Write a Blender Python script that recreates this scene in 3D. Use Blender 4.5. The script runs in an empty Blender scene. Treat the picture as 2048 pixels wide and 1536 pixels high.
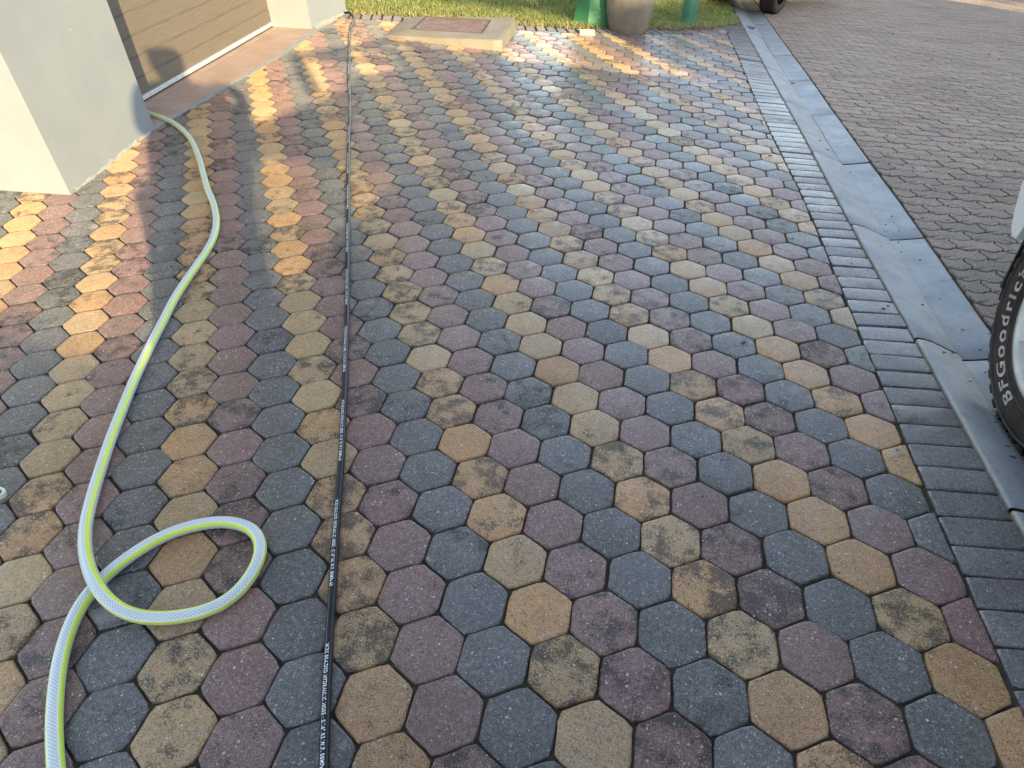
import bpy, bmesh, math, random
import numpy as np
from mathutils import Vector, Matrix
random.seed(7); rng = np.random.default_rng(7)
S = bpy.context.scene
R = math.radians
# ------------------------------------------------------------------ camera
CAM = Vector((0.33994093, -0.67914925, 1.54342472))
RC = Matrix(((0.98312260, -0.12185880, 0.13645651), (0.18293607, 0.66329804, -0.72565151), (-0.00208431, 0.73836722, 0.67439566)))
cam = bpy.data.cameras.new('camera'); cam_o = bpy.data.objects.new('camera', cam); S.collection.objects.link(cam_o)
cam_o.matrix_world = Matrix.Translation(CAM) @ RC.to_4x4()
cam.sensor_fit = 'HORIZONTAL'; cam.sensor_width = 36.0; cam.lens = 36.0 * 1294.232 / 2048.0
cam.clip_start = 0.02; cam.clip_end = 2000
S.camera = cam_o
S.render.resolution_x = 1024; S.render.resolution_y = 768
# ------------------------------------------------------------------ sky, sun, exposure
AZ, EL = R(33.5), R(16.0)
SUNDIR = Vector((-math.sin(AZ)*math.cos(EL), math.cos(AZ)*math.cos(EL), -math.sin(EL)))   # the way the light travels
w = bpy.data.worlds.new("World"); S.world = w; w.use_nodes = True
nt = w.node_tree; bg = nt.nodes['Background']
sky = nt.nodes.new('ShaderNodeTexSky'); sky.sky_type = 'NISHITA'; sky.sun_disc = False
sky.sun_elevation = EL; sky.sun_rotation = math.atan2(-SUNDIR.x, -SUNDIR.y)
sky.air_density = 1.0; sky.dust_density = .6; sky.ozone_density = 1.0
hs_ = nt.nodes.new('ShaderNodeHueSaturation'); hs_.inputs['Saturation'].default_value = .72; nt.links.new(sky.outputs[0], hs_.inputs['Color']); nt.links.new(hs_.outputs[0], bg.inputs['Color']); bg.inputs['Strength'].default_value = 0.15
sl = bpy.data.lights.new('sun', 'SUN'); so = bpy.data.objects.new('sun', sl); S.collection.objects.link(so)
sl.energy = 2.9; sl.angle = R(0.5); sl.color = (1.0, 0.80, 0.46)
so.rotation_euler = SUNDIR.to_track_quat('-Z', 'Y').to_euler(); so.location = (8, -12, 8)
S.view_settings.view_transform = 'Standard'; S.view_settings.look = 'None'
S.view_settings.exposure = 1.98; S.view_settings.gamma = 1.0
S.view_settings.use_curve_mapping = False

# ------------------------------------------------------------------ the uneven ground (paver units of 0.167 m)
W0 = 0.167
G = np.array([[0.9998904624593933, 0.00040008202281740173, -0.014795371476096622], [0.00040008202281740173, 0.998538714452643, 0.054039575069001214], [0.014795371476096622, -0.054039575069001214, 0.9984291769120363]])
C3 = (-0.06880498399144071, -0.28118213199413467, 0.12079873113242041, -0.03380611132866478, -0.016199937413445963, -0.00023269608436837495, -0.030534614232910533)
def raw(x, y):
    X = (x-2)/10; Y = (y-8)/10; c = C3
    return c[0]*X*X+c[1]*X*Y+c[2]*Y*Y+c[3]*X**3+c[4]*X*X*Y+c[5]*X*Y*Y+c[6]*Y**3
def hgt(x, y):
    x = np.asarray(x, float); y = np.asarray(y, float)
    xc = np.clip(x, -19., 9.5); yc = np.clip(y, -4., 42.); e = .01
    gx = (raw(xc+e, yc)-raw(xc-e, yc))/2/e; gy = (raw(xc, yc+e)-raw(xc, yc-e))/2/e
    dx = x-xc; dy = y-yc
    dx = 60*np.tanh(dx/60); dy = 60*np.tanh(dy/60)
    return raw(xc, yc)+gx*dx*.5+gy*dy
def L(x, y, h=0.):
    """paver-lattice coordinates (x, y in paver units, h metres above the ground) -> world metres, Nx3"""
    x = np.asarray(x, float); y = np.asarray(y, float)
    z = hgt(x, y)+np.asarray(h, float)/W0
    P = np.stack([x+0*z, y+0*z, z], -1)
    return (P @ G.T)*W0
def Lv(x, y, h=0.): return Vector(L(x, y, h).tolist())
def inv(P):   # world xy -> lattice xy (good to a mm near the ground)
    x, y = P[0]/W0, P[1]/W0
    for _ in range(4):
        q = L(x, y)/W0; x += P[0]/W0-q[0]; y += P[1]/W0-q[1]
    return x, y
def gz(X, Y):
    x, y = inv((X, Y)); return float(L(x, y)[2])
def in_view(P, m=160):
    """which world points fall in the picture, with a margin in photo pixels"""
    d = (np.asarray(P)-np.array(CAM)) @ np.array(RC)
    with np.errstate(divide='ignore', invalid='ignore'):
        u = 1024+1294.2*d[..., 0]/-d[..., 2]; v = 768-1294.2*d[..., 1]/-d[..., 2]
    return (d[..., 2] < -.2) & (u > -m) & (u < 2048+m) & (v > -m) & (v < 1536+m)

# ------------------------------------------------------------------ object helpers
def tag(o, label=None, cat=None, group=None, kind=None):
    if label: o['label'] = label
    if cat: o['category'] = cat
    if group: o['group'] = group
    if kind: o['kind'] = kind
    return o
def link(o, parent=None):
    S.collection.objects.link(o)
    if parent is not None: o.parent = parent
    return o
def empty(name, loc=(0, 0, 0), rot=(0, 0, 0)):
    o = bpy.data.objects.new(name, None); o.location = loc; o.rotation_euler = rot; o.empty_display_size = .1
    return link(o)
def npmesh(name, V, faces, mats, parent=None, smooth=True, cols=None, matidx=None):
    """V Nx3; faces: list of arrays (each MxK) of vertex ids; cols: dict name -> Nx3/4 point colours"""
    me = bpy.data.meshes.new(name)
    V = np.asarray(V, np.float32); me.vertices.add(len(V)); me.vertices.foreach_set('co', V.ravel())
    faces = [np.asarray(f, np.int32) for f in faces if len(f)]
    tot = np.concatenate([np.full(len(f), f.shape[1], np.int32) for f in faces])
    idx = np.concatenate([f.ravel() for f in faces])
    me.loops.add(len(idx)); me.loops.foreach_set('vertex_index', idx)
    me.polygons.add(len(tot)); me.polygons.foreach_set('loop_start', np.concatenate([[0], np.cumsum(tot)[:-1]]).astype(np.int32))
    me.polygons.foreach_set('loop_total', tot)
    me.polygons.foreach_set('use_smooth', np.full(len(tot), smooth))
    for m in (mats if isinstance(mats, (list, tuple)) else [mats]): me.materials.append(m)
    if matidx is not None: me.polygons.foreach_set('material_index', np.asarray(matidx, np.int32))
    for k, c in (cols or {}).items():
        a = me.attributes.new(k, 'FLOAT_COLOR', 'POINT'); c = np.asarray(c, np.float32)
        if c.shape[1] == 3: c = np.c_[c, np.ones(len(c), np.float32)]
        a.data.foreach_set('color', c.ravel())
    me.update(); me.validate()
    return link(bpy.data.objects.new(name, me), parent)
def bmobj(name, bm, mat, parent=None, smooth=False, bevel=0, seg=2, loc=None):
    if bevel:
        bmesh.ops.bevel(bm, geom=[e for e in bm.edges if len(e.link_faces) == 2 and e.calc_face_angle(0) > .5], offset=bevel, segments=seg, affect='EDGES', profile=.6, clamp_overlap=True)
    bmesh.ops.recalc_face_normals(bm, faces=bm.faces)
    me = bpy.data.meshes.new(name); bm.to_mesh(me); bm.free()
    for m in (mat if isinstance(mat, (list, tuple)) else [mat]): me.materials.append(m)
    if smooth:
        me.polygons.foreach_set('use_smooth', [True]*len(me.polygons))
    o = bpy.data.objects.new(name, me)
    if loc is not None: o.location = loc
    return link(o, parent)
def box(bm, a, b, M=None):
    r = bmesh.ops.create_cube(bm, size=1.0)
    for v in r['verts']:
        v.co = Vector([a[i]+(v.co[i]+.5)*(b[i]-a[i]) for i in range(3)])
        if M is not None: v.co = M @ v.co
    return r['verts']
def prism(bm, bottom, top):
    """closed solid between two corner loops of equal length"""
    n = len(bottom); A = [bm.verts.new(p) for p in bottom]; B = [bm.verts.new(p) for p in top]
    bm.faces.new(A[::-1]); bm.faces.new(B)
    for i in range(n): bm.faces.new((A[i], A[(i+1) % n], B[(i+1) % n], B[i]))
def lathe(bm, prof, n=64, axis='Z', M=None):
    """revolve (radius, height) pairs"""
    rings = []
    for r_, h in prof:
        ring = []
        for k in range(n):
            a = 2*math.pi*k/n
            p = Vector((r_*math.cos(a), r_*math.sin(a), h)) if axis == 'Z' else Vector((h, r_*math.cos(a), r_*math.sin(a)))
            ring.append(bm.verts.new(M @ p if M is not None else p))
        rings.append(ring)
    for a, b in zip(rings[:-1], rings[1:]):
        for k in range(n): bm.faces.new((a[k], a[(k+1) % n], b[(k+1) % n], b[k]))
    return rings

# ------------------------------------------------------------------ materials
class N:
    def __init__(s, name):
        s.m = bpy.data.materials.new(name); s.m.use_nodes = True; s.t = s.m.node_tree; s.p = s.t.nodes['Principled BSDF']
    def n(s, ty, **k):
        x = s.t.nodes.new('ShaderNode'+ty)
        for a, b in k.items(): setattr(x, a, b)
        return x
    def l(s, a, b): s.t.links.new(a, b)
    def set(s, **k):
        for a, b in k.items(): s.p.inputs[a.replace('_', ' ')].default_value = b
    def math(s, op, a, b=0., c=0., clamp=False):
        x = s.n('Math', operation=op, use_clamp=clamp)
        for i, v in enumerate((a, b, c)):
            if isinstance(v, (int, float)): x.inputs[i].default_value = v
            else: s.l(v, x.inputs[i])
        return x.outputs[0]
    def mix(s, f, a, b, blend='MIX'):
        x = s.n('Mix', data_type='RGBA', blend_type=blend)
        for i, v in ((0, f), (6, a), (7, b)):
            if isinstance(v, (int, float)): x.inputs[i].default_value = v
            elif isinstance(v, tuple): x.inputs[i].default_value = v if len(v) == 4 else v+(1,)
            else: s.l(v, x.inputs[i])
        return x.outputs[2]
    def noise(s, vec, scale, detail=4, rough=.55, **k):
        x = s.n('TexNoise'); x.inputs['Scale'].default_value = scale; x.inputs['Detail'].default_value = detail; x.inputs['Roughness'].default_value = rough
        for a, b in k.items(): x.inputs[a].default_value = b
        if vec is not None: s.l(vec, x.inputs['Vector'])
        return x.outputs['Fac']
    def vor(s, vec, scale, out='Distance', **k):
        x = s.n('TexVoronoi', **k); x.inputs['Scale'].default_value = scale
        if vec is not None: s.l(vec, x.inputs['Vector'])
        return x.outputs[out]
    def ramp(s, f, lo, hi, a=0., b=1.):
        x = s.n('MapRange', interpolation_type='SMOOTHSTEP'); s.l(f, x.inputs[0])
        for i, v in enumerate((lo, hi, a, b)): x.inputs[1+i].default_value = v
        return x.outputs[0]
    def bump(s, h, strength=.3, dist=.002, prev=None):
        x = s.n('Bump'); x.inputs['Strength'].default_value = strength; x.inputs['Distance'].default_value = dist; s.l(h, x.inputs['Height'])
        if prev is not None: s.l(prev, x.inputs['Normal'])
        return x.outputs[0]
    def pos(s): return s.n('NewGeometry').outputs['Position']
    def attr(s, name): return s.n('Attribute', attribute_name=name)
def plain(name, col, rough=.6, var=.12, scale=30, bump=.0, metal=0., bscale=None, spec=.5):
    m = N(name); p = m.n('TexCoord').outputs['Object']
    f = m.noise(p, scale)
    c = m.mix(m.ramp(f, .3, .7), tuple(x*(1-var) for x in col), tuple(min(1, x*(1+var)) for x in col))
    m.l(c, m.p.inputs['Base Color']); m.set(Roughness=rough, Metallic=metal, Specular_IOR_Level=spec)
    m.l(m.ramp(m.noise(p, scale*2.3), .2, .8, rough*.85, min(1, rough*1.15)), m.p.inputs['Roughness'])
    if bump: m.l(m.bump(m.noise(p, bscale or scale*4), bump, .003), m.p.inputs['Normal'])
    return m.m
def paver_mat(name, rough=.44, speck=1.0, dirt=1.0, fine=1.0, coat=.36):
    m = N(name); P = m.pos(); t = m.attr('tint').outputs['Color']; ra = m.attr('rnd')
    off = m.n('VectorMath', operation='SCALE'); m.l(ra.outputs['Vector'], off.inputs[0]); off.inputs['Scale'].default_value = 37.
    ad = m.n('VectorMath', operation='ADD'); m.l(P, ad.inputs[0]); m.l(off.outputs[0], ad.inputs[1]); V = ad.outputs[0]
    sep = m.n('SeparateColor'); m.l(ra.outputs['Color'], sep.inputs[0]); r1, r2 = sep.outputs[0], sep.outputs[1]
    stain_amt = ra.outputs['Alpha']
    # cloudy colour drift inside one paver
    c = m.mix(m.ramp(m.noise(V, 14, 3), .3, .72, 0, .38), t, m.mix(1., t, (.62, .60, .60), 'MULTIPLY'))
    c = m.mix(m.ramp(m.noise(V, 9, 2, **{'Distortion': .6}), .52, .75, 0, .35), c, m.mix(.5, t, (.30, .27, .24)))
    # sandy grain
    g = m.noise(P, 400*fine, 3, .75)
    c = m.mix(m.ramp(g, .50, .62, 0, .85), c, m.mix(1., c, (.30, .28, .27), 'MULTIPLY'))
    c = m.mix(m.ramp(g, .48, .36, 0, .60), c, m.mix(.5, c, (.62, .58, .52)))
    mg = m.noise(P, 95*fine, 3, .65)
    c = m.mix(m.ramp(mg, .50, .64, 0, .42), c, m.mix(1., c, (.55, .52, .50), 'MULTIPLY'))
    c = m.mix(m.ramp(mg, .48, .36, 0, .30), c, m.mix(.5, c, (.50, .47, .42)))
    # algae / soot mottling in clusters
    clus = m.noise(V, 17, 3, .6); pat = m.noise(P, 210*fine, 4, .78)
    thr = m.math('ADD', m.math('MULTIPLY', clus, .95), m.math('MULTIPLY', stain_amt, .52*dirt))
    d = m.ramp(m.math('ADD', thr, m.math('MULTIPLY', pat, .95)), 1.19, 1.29)
    c = m.mix(m.math('MULTIPLY', d, .86), c, m.mix(.10, (.016, .015, .014), c))
    # pits
    pit = m.vor(P, 190*fine); pr = m.vor(P, 190*fine, 'Color'); ps = m.n('SeparateColor'); m.l(pr, ps.inputs[0])
    pm = m.math('MULTIPLY', m.ramp(pit, .36, .20), m.ramp(ps.outputs[0], .52, .58))
    c = m.mix(m.math('MULTIPLY', pm, .72), c, (.02, .018, .016))
    # pale stones in the concrete, two sizes, outlines broken up by noise
    wn = m.n('TexNoise'); wn.inputs['Scale'].default_value = 330*fine; wn.inputs['Detail'].default_value = 2; m.l(P, wn.inputs['Vector'])
    wv = m.n('VectorMath', operation='SCALE'); m.l(wn.outputs['Color'], wv.inputs[0]); wv.inputs['Scale'].default_value = .0052
    pw = m.n('VectorMath', operation='ADD'); m.l(P, pw.inputs[0]); m.l(wv.outputs[0], pw.inputs[1]); PW = pw.outputs[0]
    sm = None
    for sc_, lo_, big in ((105., .64, .30), (215., .60, .34)):
        st = m.vor(PW, sc_*fine); ss = m.n('SeparateColor'); m.l(m.vor(PW, sc_*fine, 'Color'), ss.inputs[0])
        sz = m.math('MULTIPLY', m.math('POWER', ss.outputs[1], 1.6), big)
        k_ = m.math('MULTIPLY', m.math('GREATER_THAN', m.math('ADD', sz, .05), st), m.ramp(ss.outputs[0], lo_, lo_+.05))
        c = m.mix(m.math('MULTIPLY', k_, .85*speck), c, m.mix(ss.outputs[2], m.mix(.5, c, (.36, .32, .27)), (.66, .63, .58)))
        sm = k_ if sm is None else m.math('MAXIMUM', sm, k_)
    scf = m.math('MULTIPLY', m.ramp(m.noise(V, 8, 4, .6), .66, .70), m.math('GREATER_THAN', r2, .80))
    c = m.mix(m.math('MULTIPLY', scf, .5), c, (.34, .31, .28))
    # grime that drifts across many blocks
    gr = m.noise(P, 1.3, 5, .62); c = m.mix(m.ramp(gr, .46, .68, 0, .42), c, m.mix(1., c, (.58, .52, .45), 'MULTIPLY')); c = m.mix(m.ramp(m.noise(P, 4.5, 5, .7), .56, .72, 0, .30), c, m.mix(.35, c, (.10, .085, .065)))
    # worn edges a bit darker with joint dirt
    e = m.attr('edge').outputs['Fac']
    en = m.ramp(m.noise(P, 90, 3), .35, .65, .25, 1.)
    c = m.mix(m.math('MULTIPLY', m.math('MULTIPLY', e, en), .45), c, m.mix(.25, (.022, .019, .015), c))
    m.l(c, m.p.inputs['Base Color'])
    rr = m.math('ADD', m.ramp(m.noise(V, 60, 3), .3, .7, rough-.07, rough+.10), m.math('MULTIPLY', d, .15))
    m.l(rr, m.p.inputs['Roughness']); m.set(Specular_IOR_Level=.5, Coat_Roughness=.27, Diffuse_Roughness=1.)
    m.l(m.math('MULTIPLY', m.math('ADD', m.math('MULTIPLY', r1, 1.2), .45), coat), m.p.inputs['Coat Weight'])
    hh = m.math('SUBTRACT', m.math('MULTIPLY', g, .6), m.math('ADD', m.math('MULTIPLY', pm, 1.6), m.math('MULTIPLY', d, .8)))
    hh = m.math('ADD', hh, m.math('MULTIPLY', sm, .4))
    nb = m.bump(m.noise(V, 45, 3), .25, .004)
    m.l(m.bump(hh, .75, .0016, nb), m.p.inputs['Normal'])
    return m.m
M_paver = paver_mat('paver_concrete')
M_brick = paver_mat('border_brick', rough=.33, speck=.6, dirt=.7, coat=.5)
M_lawnb = paver_mat('lawn_border_brick', rough=.6, speck=.6, dirt=.7, coat=0.)
M_road = paver_mat('road_paver', rough=.66, speck=1.2, dirt=.8, fine=.8, coat=0.)

def ground_mat():
    m = N('joint_sand'); P = m.pos()
    c = m.mix(m.ramp(m.noise(P, 40), .3, .7), (.030, .024, .018), (.060, .050, .038))
    c = m.mix(m.ramp(m.noise(P, 7, 3), .56, .68, 0, .7), c, (.045, .055, .020))
    m.l(c, m.p.inputs['Base Color']); m.set(Roughness=.95, Specular_IOR_Level=.2)
    m.l(m.bump(m.noise(P, 500), .5, .003), m.p.inputs['Normal']); return m.m
M_sand = ground_mat()
def soil_mat():
    m = N('lawn_soil'); P = m.pos()
    c = m.mix(m.ramp(m.noise(P, 12), .3, .7), (.055, .065, .020), (.10, .12, .035))
    c = m.mix(m.ramp(m.noise(P, 90), .5, .7, 0, .5), c, (.14, .12, .06))
    m.l(c, m.p.inputs['Base Color']); m.set(Roughness=.95, Specular_IOR_Level=.2)
    m.l(m.bump(m.noise(P, 120), .6, .01), m.p.inputs['Normal']); return m.m
M_soil = soil_mat()
def kerb_mat():
    m = N('kerb_concrete'); P = m.pos()
    c = m.mix(m.ramp(m.noise(P, 5, 4), .3, .7), (.255, .275, .29), (.335, .35, .355))
    c = m.mix(m.ramp(m.noise(P, 14, 6, .75), .50, .70, 0, .55), c, (.15, .14, .12))
    c = m.mix(m.ramp(m.noise(P, 260, 3, .7), .50, .64, 0, .6), c, (.17, .165, .155)); c = m.mix(m.ramp(m.noise(P, 330, 3, .7), .54, .66, 0, .5), c, (.48, .48, .46))
    st = m.vor(P, 60); sr = m.n('SeparateColor'); m.l(m.vor(P, 60, 'Color'), sr.inputs[0])
    c = m.mix(m.math('MULTIPLY', m.ramp(st, .16, .10), m.ramp(sr.outputs[0], .90, .93)), c, (.04, .035, .03))
    c = m.mix(m.math('MULTIPLY', m.attr('edge').outputs['Fac'], m.ramp(m.noise(P, 22, 3), .35, .6, .2, .9)), c, (.30, .27, .19))
    m.l(c, m.p.inputs['Base Color']); m.l(m.ramp(m.noise(P, 9), .3, .7, .40, .58), m.p.inputs['Roughness'])
    m.l(m.bump(m.noise(P, 300, 3), .35, .0015, m.bump(m.noise(P, 12, 3), .3, .006)), m.p.inputs['Normal']); return m.m
M_kerb = kerb_mat()

# ------------------------------------------------------------------ layout curves in paver units
HEX_EDGE = ((-20, 8.03), (15, 8.05), (19, 7.97), (22, 7.82), (26, 7.66), (31, 7.57), (90, 7.57))      # right edge of the hexagons by y
BRK_OUT = ((-20, 9.33), (9, 9.30), (17, 9.14), (25.5, 9.04), (30, 8.96), (36, 8.89), (47, 9.0), (60, 9.2), (90, 9.6))
GROOVE = ((-20, 10.45), (18, 10.44), (25, 10.28), (36, 10.18), (43, 10.24), (50, 10.40), (67, 10.75), (100, 11.5))
GUT_OUT = ((-20, 11.50), (19, 11.47), (22.5, 11.37), (29, 11.29), (36, 11.32), (43, 11.43), (51, 11.63), (65, 12.0), (100, 12.9))
LAWN = ((-22, 37.4), (-15.9, 37.9), (-12.5, 38.8), (-5.8, 39.8), (-3.84, 40.3), (-2.33, 40.8), (1.65, 43.25), (3.94, 45.0), (5.69, 47.0), (7.66, 50.5), (9.0, 53.3), (9.3, 54.0))
def f1(tab, t): a = np.array(tab); return np.interp(t, a[:, 0], a[:, 1])
def clip(poly, a, b):
    """keep the part of a convex polygon on the left of a->b"""
    out = []; n = len(poly)
    s = [(b[0]-a[0])*(p[1]-a[1])-(b[1]-a[1])*(p[0]-a[0]) for p in poly]
    for i in range(n):
        j = (i+1) % n
        if s[i] >= 0: out.append(poly[i])
        if s[i]*s[j] < 0:
            t = s[i]/(s[i]-s[j]); out.append((poly[i][0]+t*(poly[j][0]-poly[i][0]), poly[i][1]+t*(poly[j][1]-poly[i][1])))
    return out
def inset(poly, d):
    """shrink a convex CCW polygon by d"""
    n = len(poly); P = [np.array(p) for p in poly]; lines = []
    for i in range(n):
        e = P[(i+1) % n]-P[i]; l = np.hypot(*e)
        if l < 1e-6: continue
        nrm = np.array((-e[1], e[0]))/l; lines.append((P[i]+nrm*d, e/l))
    out = []
    for i in range(len(lines)):
        p, a = lines[i-1]; q, b = lines[i]; det = a[0]*b[1]-a[1]*b[0]
        if abs(det) < 1e-4: out.append(tuple(q)); continue
        t = ((q[0]-p[0])*b[1]-(q[1]-p[1])*b[0])/det; out.append(tuple(p+a*t))
    return out
def area(poly): return .5*sum(poly[i][0]*poly[(i+1) % len(poly)][1]-poly[(i+1) % len(poly)][0]*poly[i][1] for i in range(len(poly)))
def resample(poly, n, rnd):
    """n points round the polygon, corners rounded by rnd"""
    P = np.array(poly); m = len(P); pts = []
    for i in range(m):
        a, b, c = P[i-1], P[i], P[(i+1) % m]
        l1 = np.hypot(*(a-b)); l2 = np.hypot(*(c-b)); r_ = min(rnd, l1*.4, l2*.4)
        p = b+(a-b)/l1*r_; q = b+(c-b)/l2*r_
        for t in (0, .5, 1): pts.append((1-t)**2*p+2*t*(1-t)*b+t*t*q)
    pts = np.array(pts); d = np.r_[0, np.cumsum(np.hypot(*(np.roll(pts, -1, 0)-pts).T))]
    s = np.arange(n)*d[-1]/n
    return np.stack([np.interp(s, d, np.r_[pts[:, 0], pts[0, 0]]), np.interp(s, d, np.r_[pts[:, 1], pts[0, 1]])], 1)
class Pavers:
    """collects worn concrete blocks and builds them as one paved surface"""
    RINGS = ((.013, -.026, 1.), (.013, -.006, 1.), (.017, -.0028, .7), (.030, -.0006, .28), (.058, 0., .04))    # inset (units), height (m), edge dirt
    def __init__(s, n=24): s.n = n; s.V = []; s.T = []; s.Rn = []; s.E = []; s.k = 0
    def add(s, poly, tint, stain=0., h0=0., rnd=.035, rough=.006):
        n = s.n; c = np.mean(poly, 0); size = math.sqrt(abs(area(poly)))
        tilt = rng.normal(0, .0034, 2); dh = rng.normal(0, .0013)
        wob = rng.normal(0, 1, (n, 2)); wob = (wob+np.roll(wob, 1, 0)+np.roll(wob, -1, 0)*.7)*rough*.55
        rings = []; hs = []; es = []
        for ins, h, e in s.RINGS:
            if ins > size*.32: ins = size*.32
            q = inset(poly, ins)
            q = resample(q, n, rnd)
            k = 1.0 if ins < .03 else .35
            rings.append(q+wob*k); hs.append(np.full(n, h)+rng.normal(0, .00045, n)*(1 if h > -.02 else 0)); es.append(np.full(n, e))
        XY = np.concatenate(rings+[c[None]]); H = np.concatenate(hs+[[0.]]); H = H+dh+((XY-c)@tilt)*W0*2+h0
        E_ = np.concatenate(es+[[0.]])
        s.V.append(L(XY[:, 0], XY[:, 1], H)); s.E.append(E_)
        s.T.append(np.tile(tint, (len(XY), 1))); s.Rn.append(np.tile([rng.random(), rng.random(), rng.random(), stain], (len(XY), 1)))
        s.k += 1
    def build(s, name, mat):
        n = s.n; nr = len(s.RINGS); m = n*nr+1; base = np.arange(s.k)*m
        q = []
        for r_ in range(nr-1):
            for i in range(n): q.append((r_*n+i, r_*n+(i+1) % n, (r_+1)*n+(i+1) % n, (r_+1)*n+i))
        t = [((nr-1)*n+i, (nr-1)*n+(i+1) % n, nr*n) for i in range(n)]
        Q = (np.array(q)[None]+base[:, None, None]).reshape(-1, 4); T = (np.array(t)[None]+base[:, None, None]).reshape(-1, 3)
        E_ = np.concatenate(s.E)
        return npmesh(name, np.concatenate(s.V), [Q, T], mat, cols={'tint': np.concatenate(s.T), 'rnd': np.concatenate(s.Rn), 'edge': np.stack([E_]*3, 1)})

# ------------------------------------------------------------------ ground
def sheet(name, xs, ys, h, mat, keep=None):
    X, Y = np.meshgrid(xs, ys); V = L(X, Y, h).reshape(-1, 3); nx = len(xs); F = []
    I = np.arange(nx-1); J = np.arange(len(ys)-1); a = (J[:, None]*nx+I[None]).ravel()
    F = np.stack([a, a+1, a+nx+1, a+nx], 1)
    if keep is not None:
        cx = (X[:-1, :-1]+X[1:, 1:]).ravel()/2; cy = (Y[:-1, :-1]+Y[1:, 1:]).ravel()/2; F = F[keep(cx, cy)]
    return npmesh(name, V, [F], mat)
gx = np.unique(np.r_[-9000, -4000, -1500, -600, -250, -120, -60, np.arange(-30, 60, 1.5), 80, 150, 400, 1500, 4000, 9000])
gy = np.unique(np.r_[-9000, -4000, -1500, -600, -250, -120, -60, np.arange(-30, 120, 1.5), 150, 300, 800, 2500, 9000])
tag(sheet('ground', gx, gy, -.075, M_sand), kind='structure')
tag(sheet('joint_sand', np.unique(np.r_[np.arange(-20.5, 9.0, .75), 9.0]), np.arange(-10, 57, .75), -.0095, M_sand,
          keep=lambda x, y: (y < f1(LAWN, x)+.3) & (x < f1(BRK_OUT, y)-.1) & ((x > -16.2) | (y < 17))), kind='structure')

TINT = (np.array((.245, .126, .104)), np.array((.116, .112, .112)), np.array((.530, .318, .122)))     # red, grey, yellow
SLAB = ((-12.39, 33.98), (-5.80, 33.75), (-5.72, 38.9), (-12.39, 38.89))
SILL = ((13, -16.35), (19, -16.87), (20.4, -16.92), (28.3, -16.05), (34, -16.12), (38, -15.95))
pv = Pavers(24); SQ3 = math.sqrt(3)
lawn = np.array(LAWN)
for r_ in range(-9, 56):
    for q in range(-48, 14):
        cx, cy = q+r_/2, r_*SQ3/2
        if cx < -20.3 or cx > 8.7 or cy > f1(LAWN, cx)+1: continue
        if cy > 14.2 and cx < -17.35: continue
        if -11.6 < cx < -6.4 and 34.6 < cy < 38.2: continue
        if not in_view(L(cx, cy), 260): continue
        poly = [(cx+math.cos(R(30+60*k))/SQ3, cy+math.sin(R(30+60*k))/SQ3) for k in range(6)]
        xe = float(f1(HEX_EDGE, cy))
        if cx+.52 > xe: poly = clip(poly, (float(f1(HEX_EDGE, cy-1)), cy-1), (float(f1(HEX_EDGE, cy+1)), cy+1))
        if cy > f1(LAWN, cx)-2.2:
            d = .8; ya = float(f1(LAWN, cx-d)); yb = float(f1(LAWN, cx+d)); sl_ = (yb-ya)/2/d; o_ = 1.30*math.sqrt(1+sl_*sl_)
            poly = clip(poly, (cx+d, yb-o_), (cx-d, ya-o_)) if len(poly) > 2 else poly
        if cy > 18.2 and cx < -15.2 and len(poly) > 2:
            poly = clip(poly, (float(f1(SILL, cy+1)), cy+1), (float(f1(SILL, cy-1)), cy-1))
        if len(poly) < 3 or area(poly) < .06: continue
        jx, jy, ja = rng.normal(0, .006), rng.normal(0, .006), rng.normal(0, .006)
        poly = [(x_+jx-ja*(y_-cy), y_+jy+ja*(x_-cx)) for x_, y_ in poly]
        k = (q+r_) % 3; t = TINT[k].copy()
        t = t*(1+rng.normal(0, .07))
        if k == 2:
            u = rng.random()
            t = t*np.array((1, 1-.10*u, 1-.15*u)) if u > .6 else t*np.array((.90, .97, 1.12))
        if k == 0: t = t*np.array((1, 1+rng.normal(0, .03), 1+rng.normal(0, .04)))
        st = min(.50, max(0, rng.beta(1.1, 2.4)*(1.2 if k == 2 else .8 if k == 0 else .6)))
        pv.add(poly, t, st)
tag(pv.build('driveway_paving', M_paver), kind='structure')

# grey border bricks along the kerb and along the lawn
bk = Pavers(20)
def btint():
    t = np.array((.135, .135, .142))*(1+rng.normal(0, .13)); return t*np.array((1+abs(rng.normal(0, .06)), 1, 1))
y = -6.6; skew = .085
while y < 53.5:
    x0 = float(f1(HEX_EDGE, y)); x1 = float(f1(BRK_OUT, y)); w_ = .617+rng.normal(0, .008)
    if y > 46.3:  # mitre with the lawn border
        x0 = x0+(y-46.6)*.20
    if x1-x0 > .3:
        sk = skew*(x1-x0)
        bk.add([(x0, y), (x1, y+sk), (x1, y+w_+sk), (x0, y+w_)], btint(), rng.beta(1, 4), rnd=.02)
    y += w_
s_ = np.r_[0, np.cumsum(np.hypot(*(lawn[1:]-lawn[:-1]).T))]
def lawn_at(s):
    p = np.array((np.interp(s, s_, lawn[:, 0]), np.interp(s, s_, lawn[:, 1]))); q = np.array((np.interp(s+.8, s_, lawn[:, 0]), np.interp(s+.8, s_, lawn[:, 1]))); o = np.array((np.interp(s-.8, s_, lawn[:, 0]), np.interp(s-.8, s_, lawn[:, 1])))
    t = (q-o)/np.hypot(*(q-o)); return p, t
lb = Pavers(20); lb.RINGS = ((.050, -.026, 1.), (.050, -.006, 1.), (.056, -.003, .9), (.072, -.0008, .5), (.10, 0., .1))
s = 5.6
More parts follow.
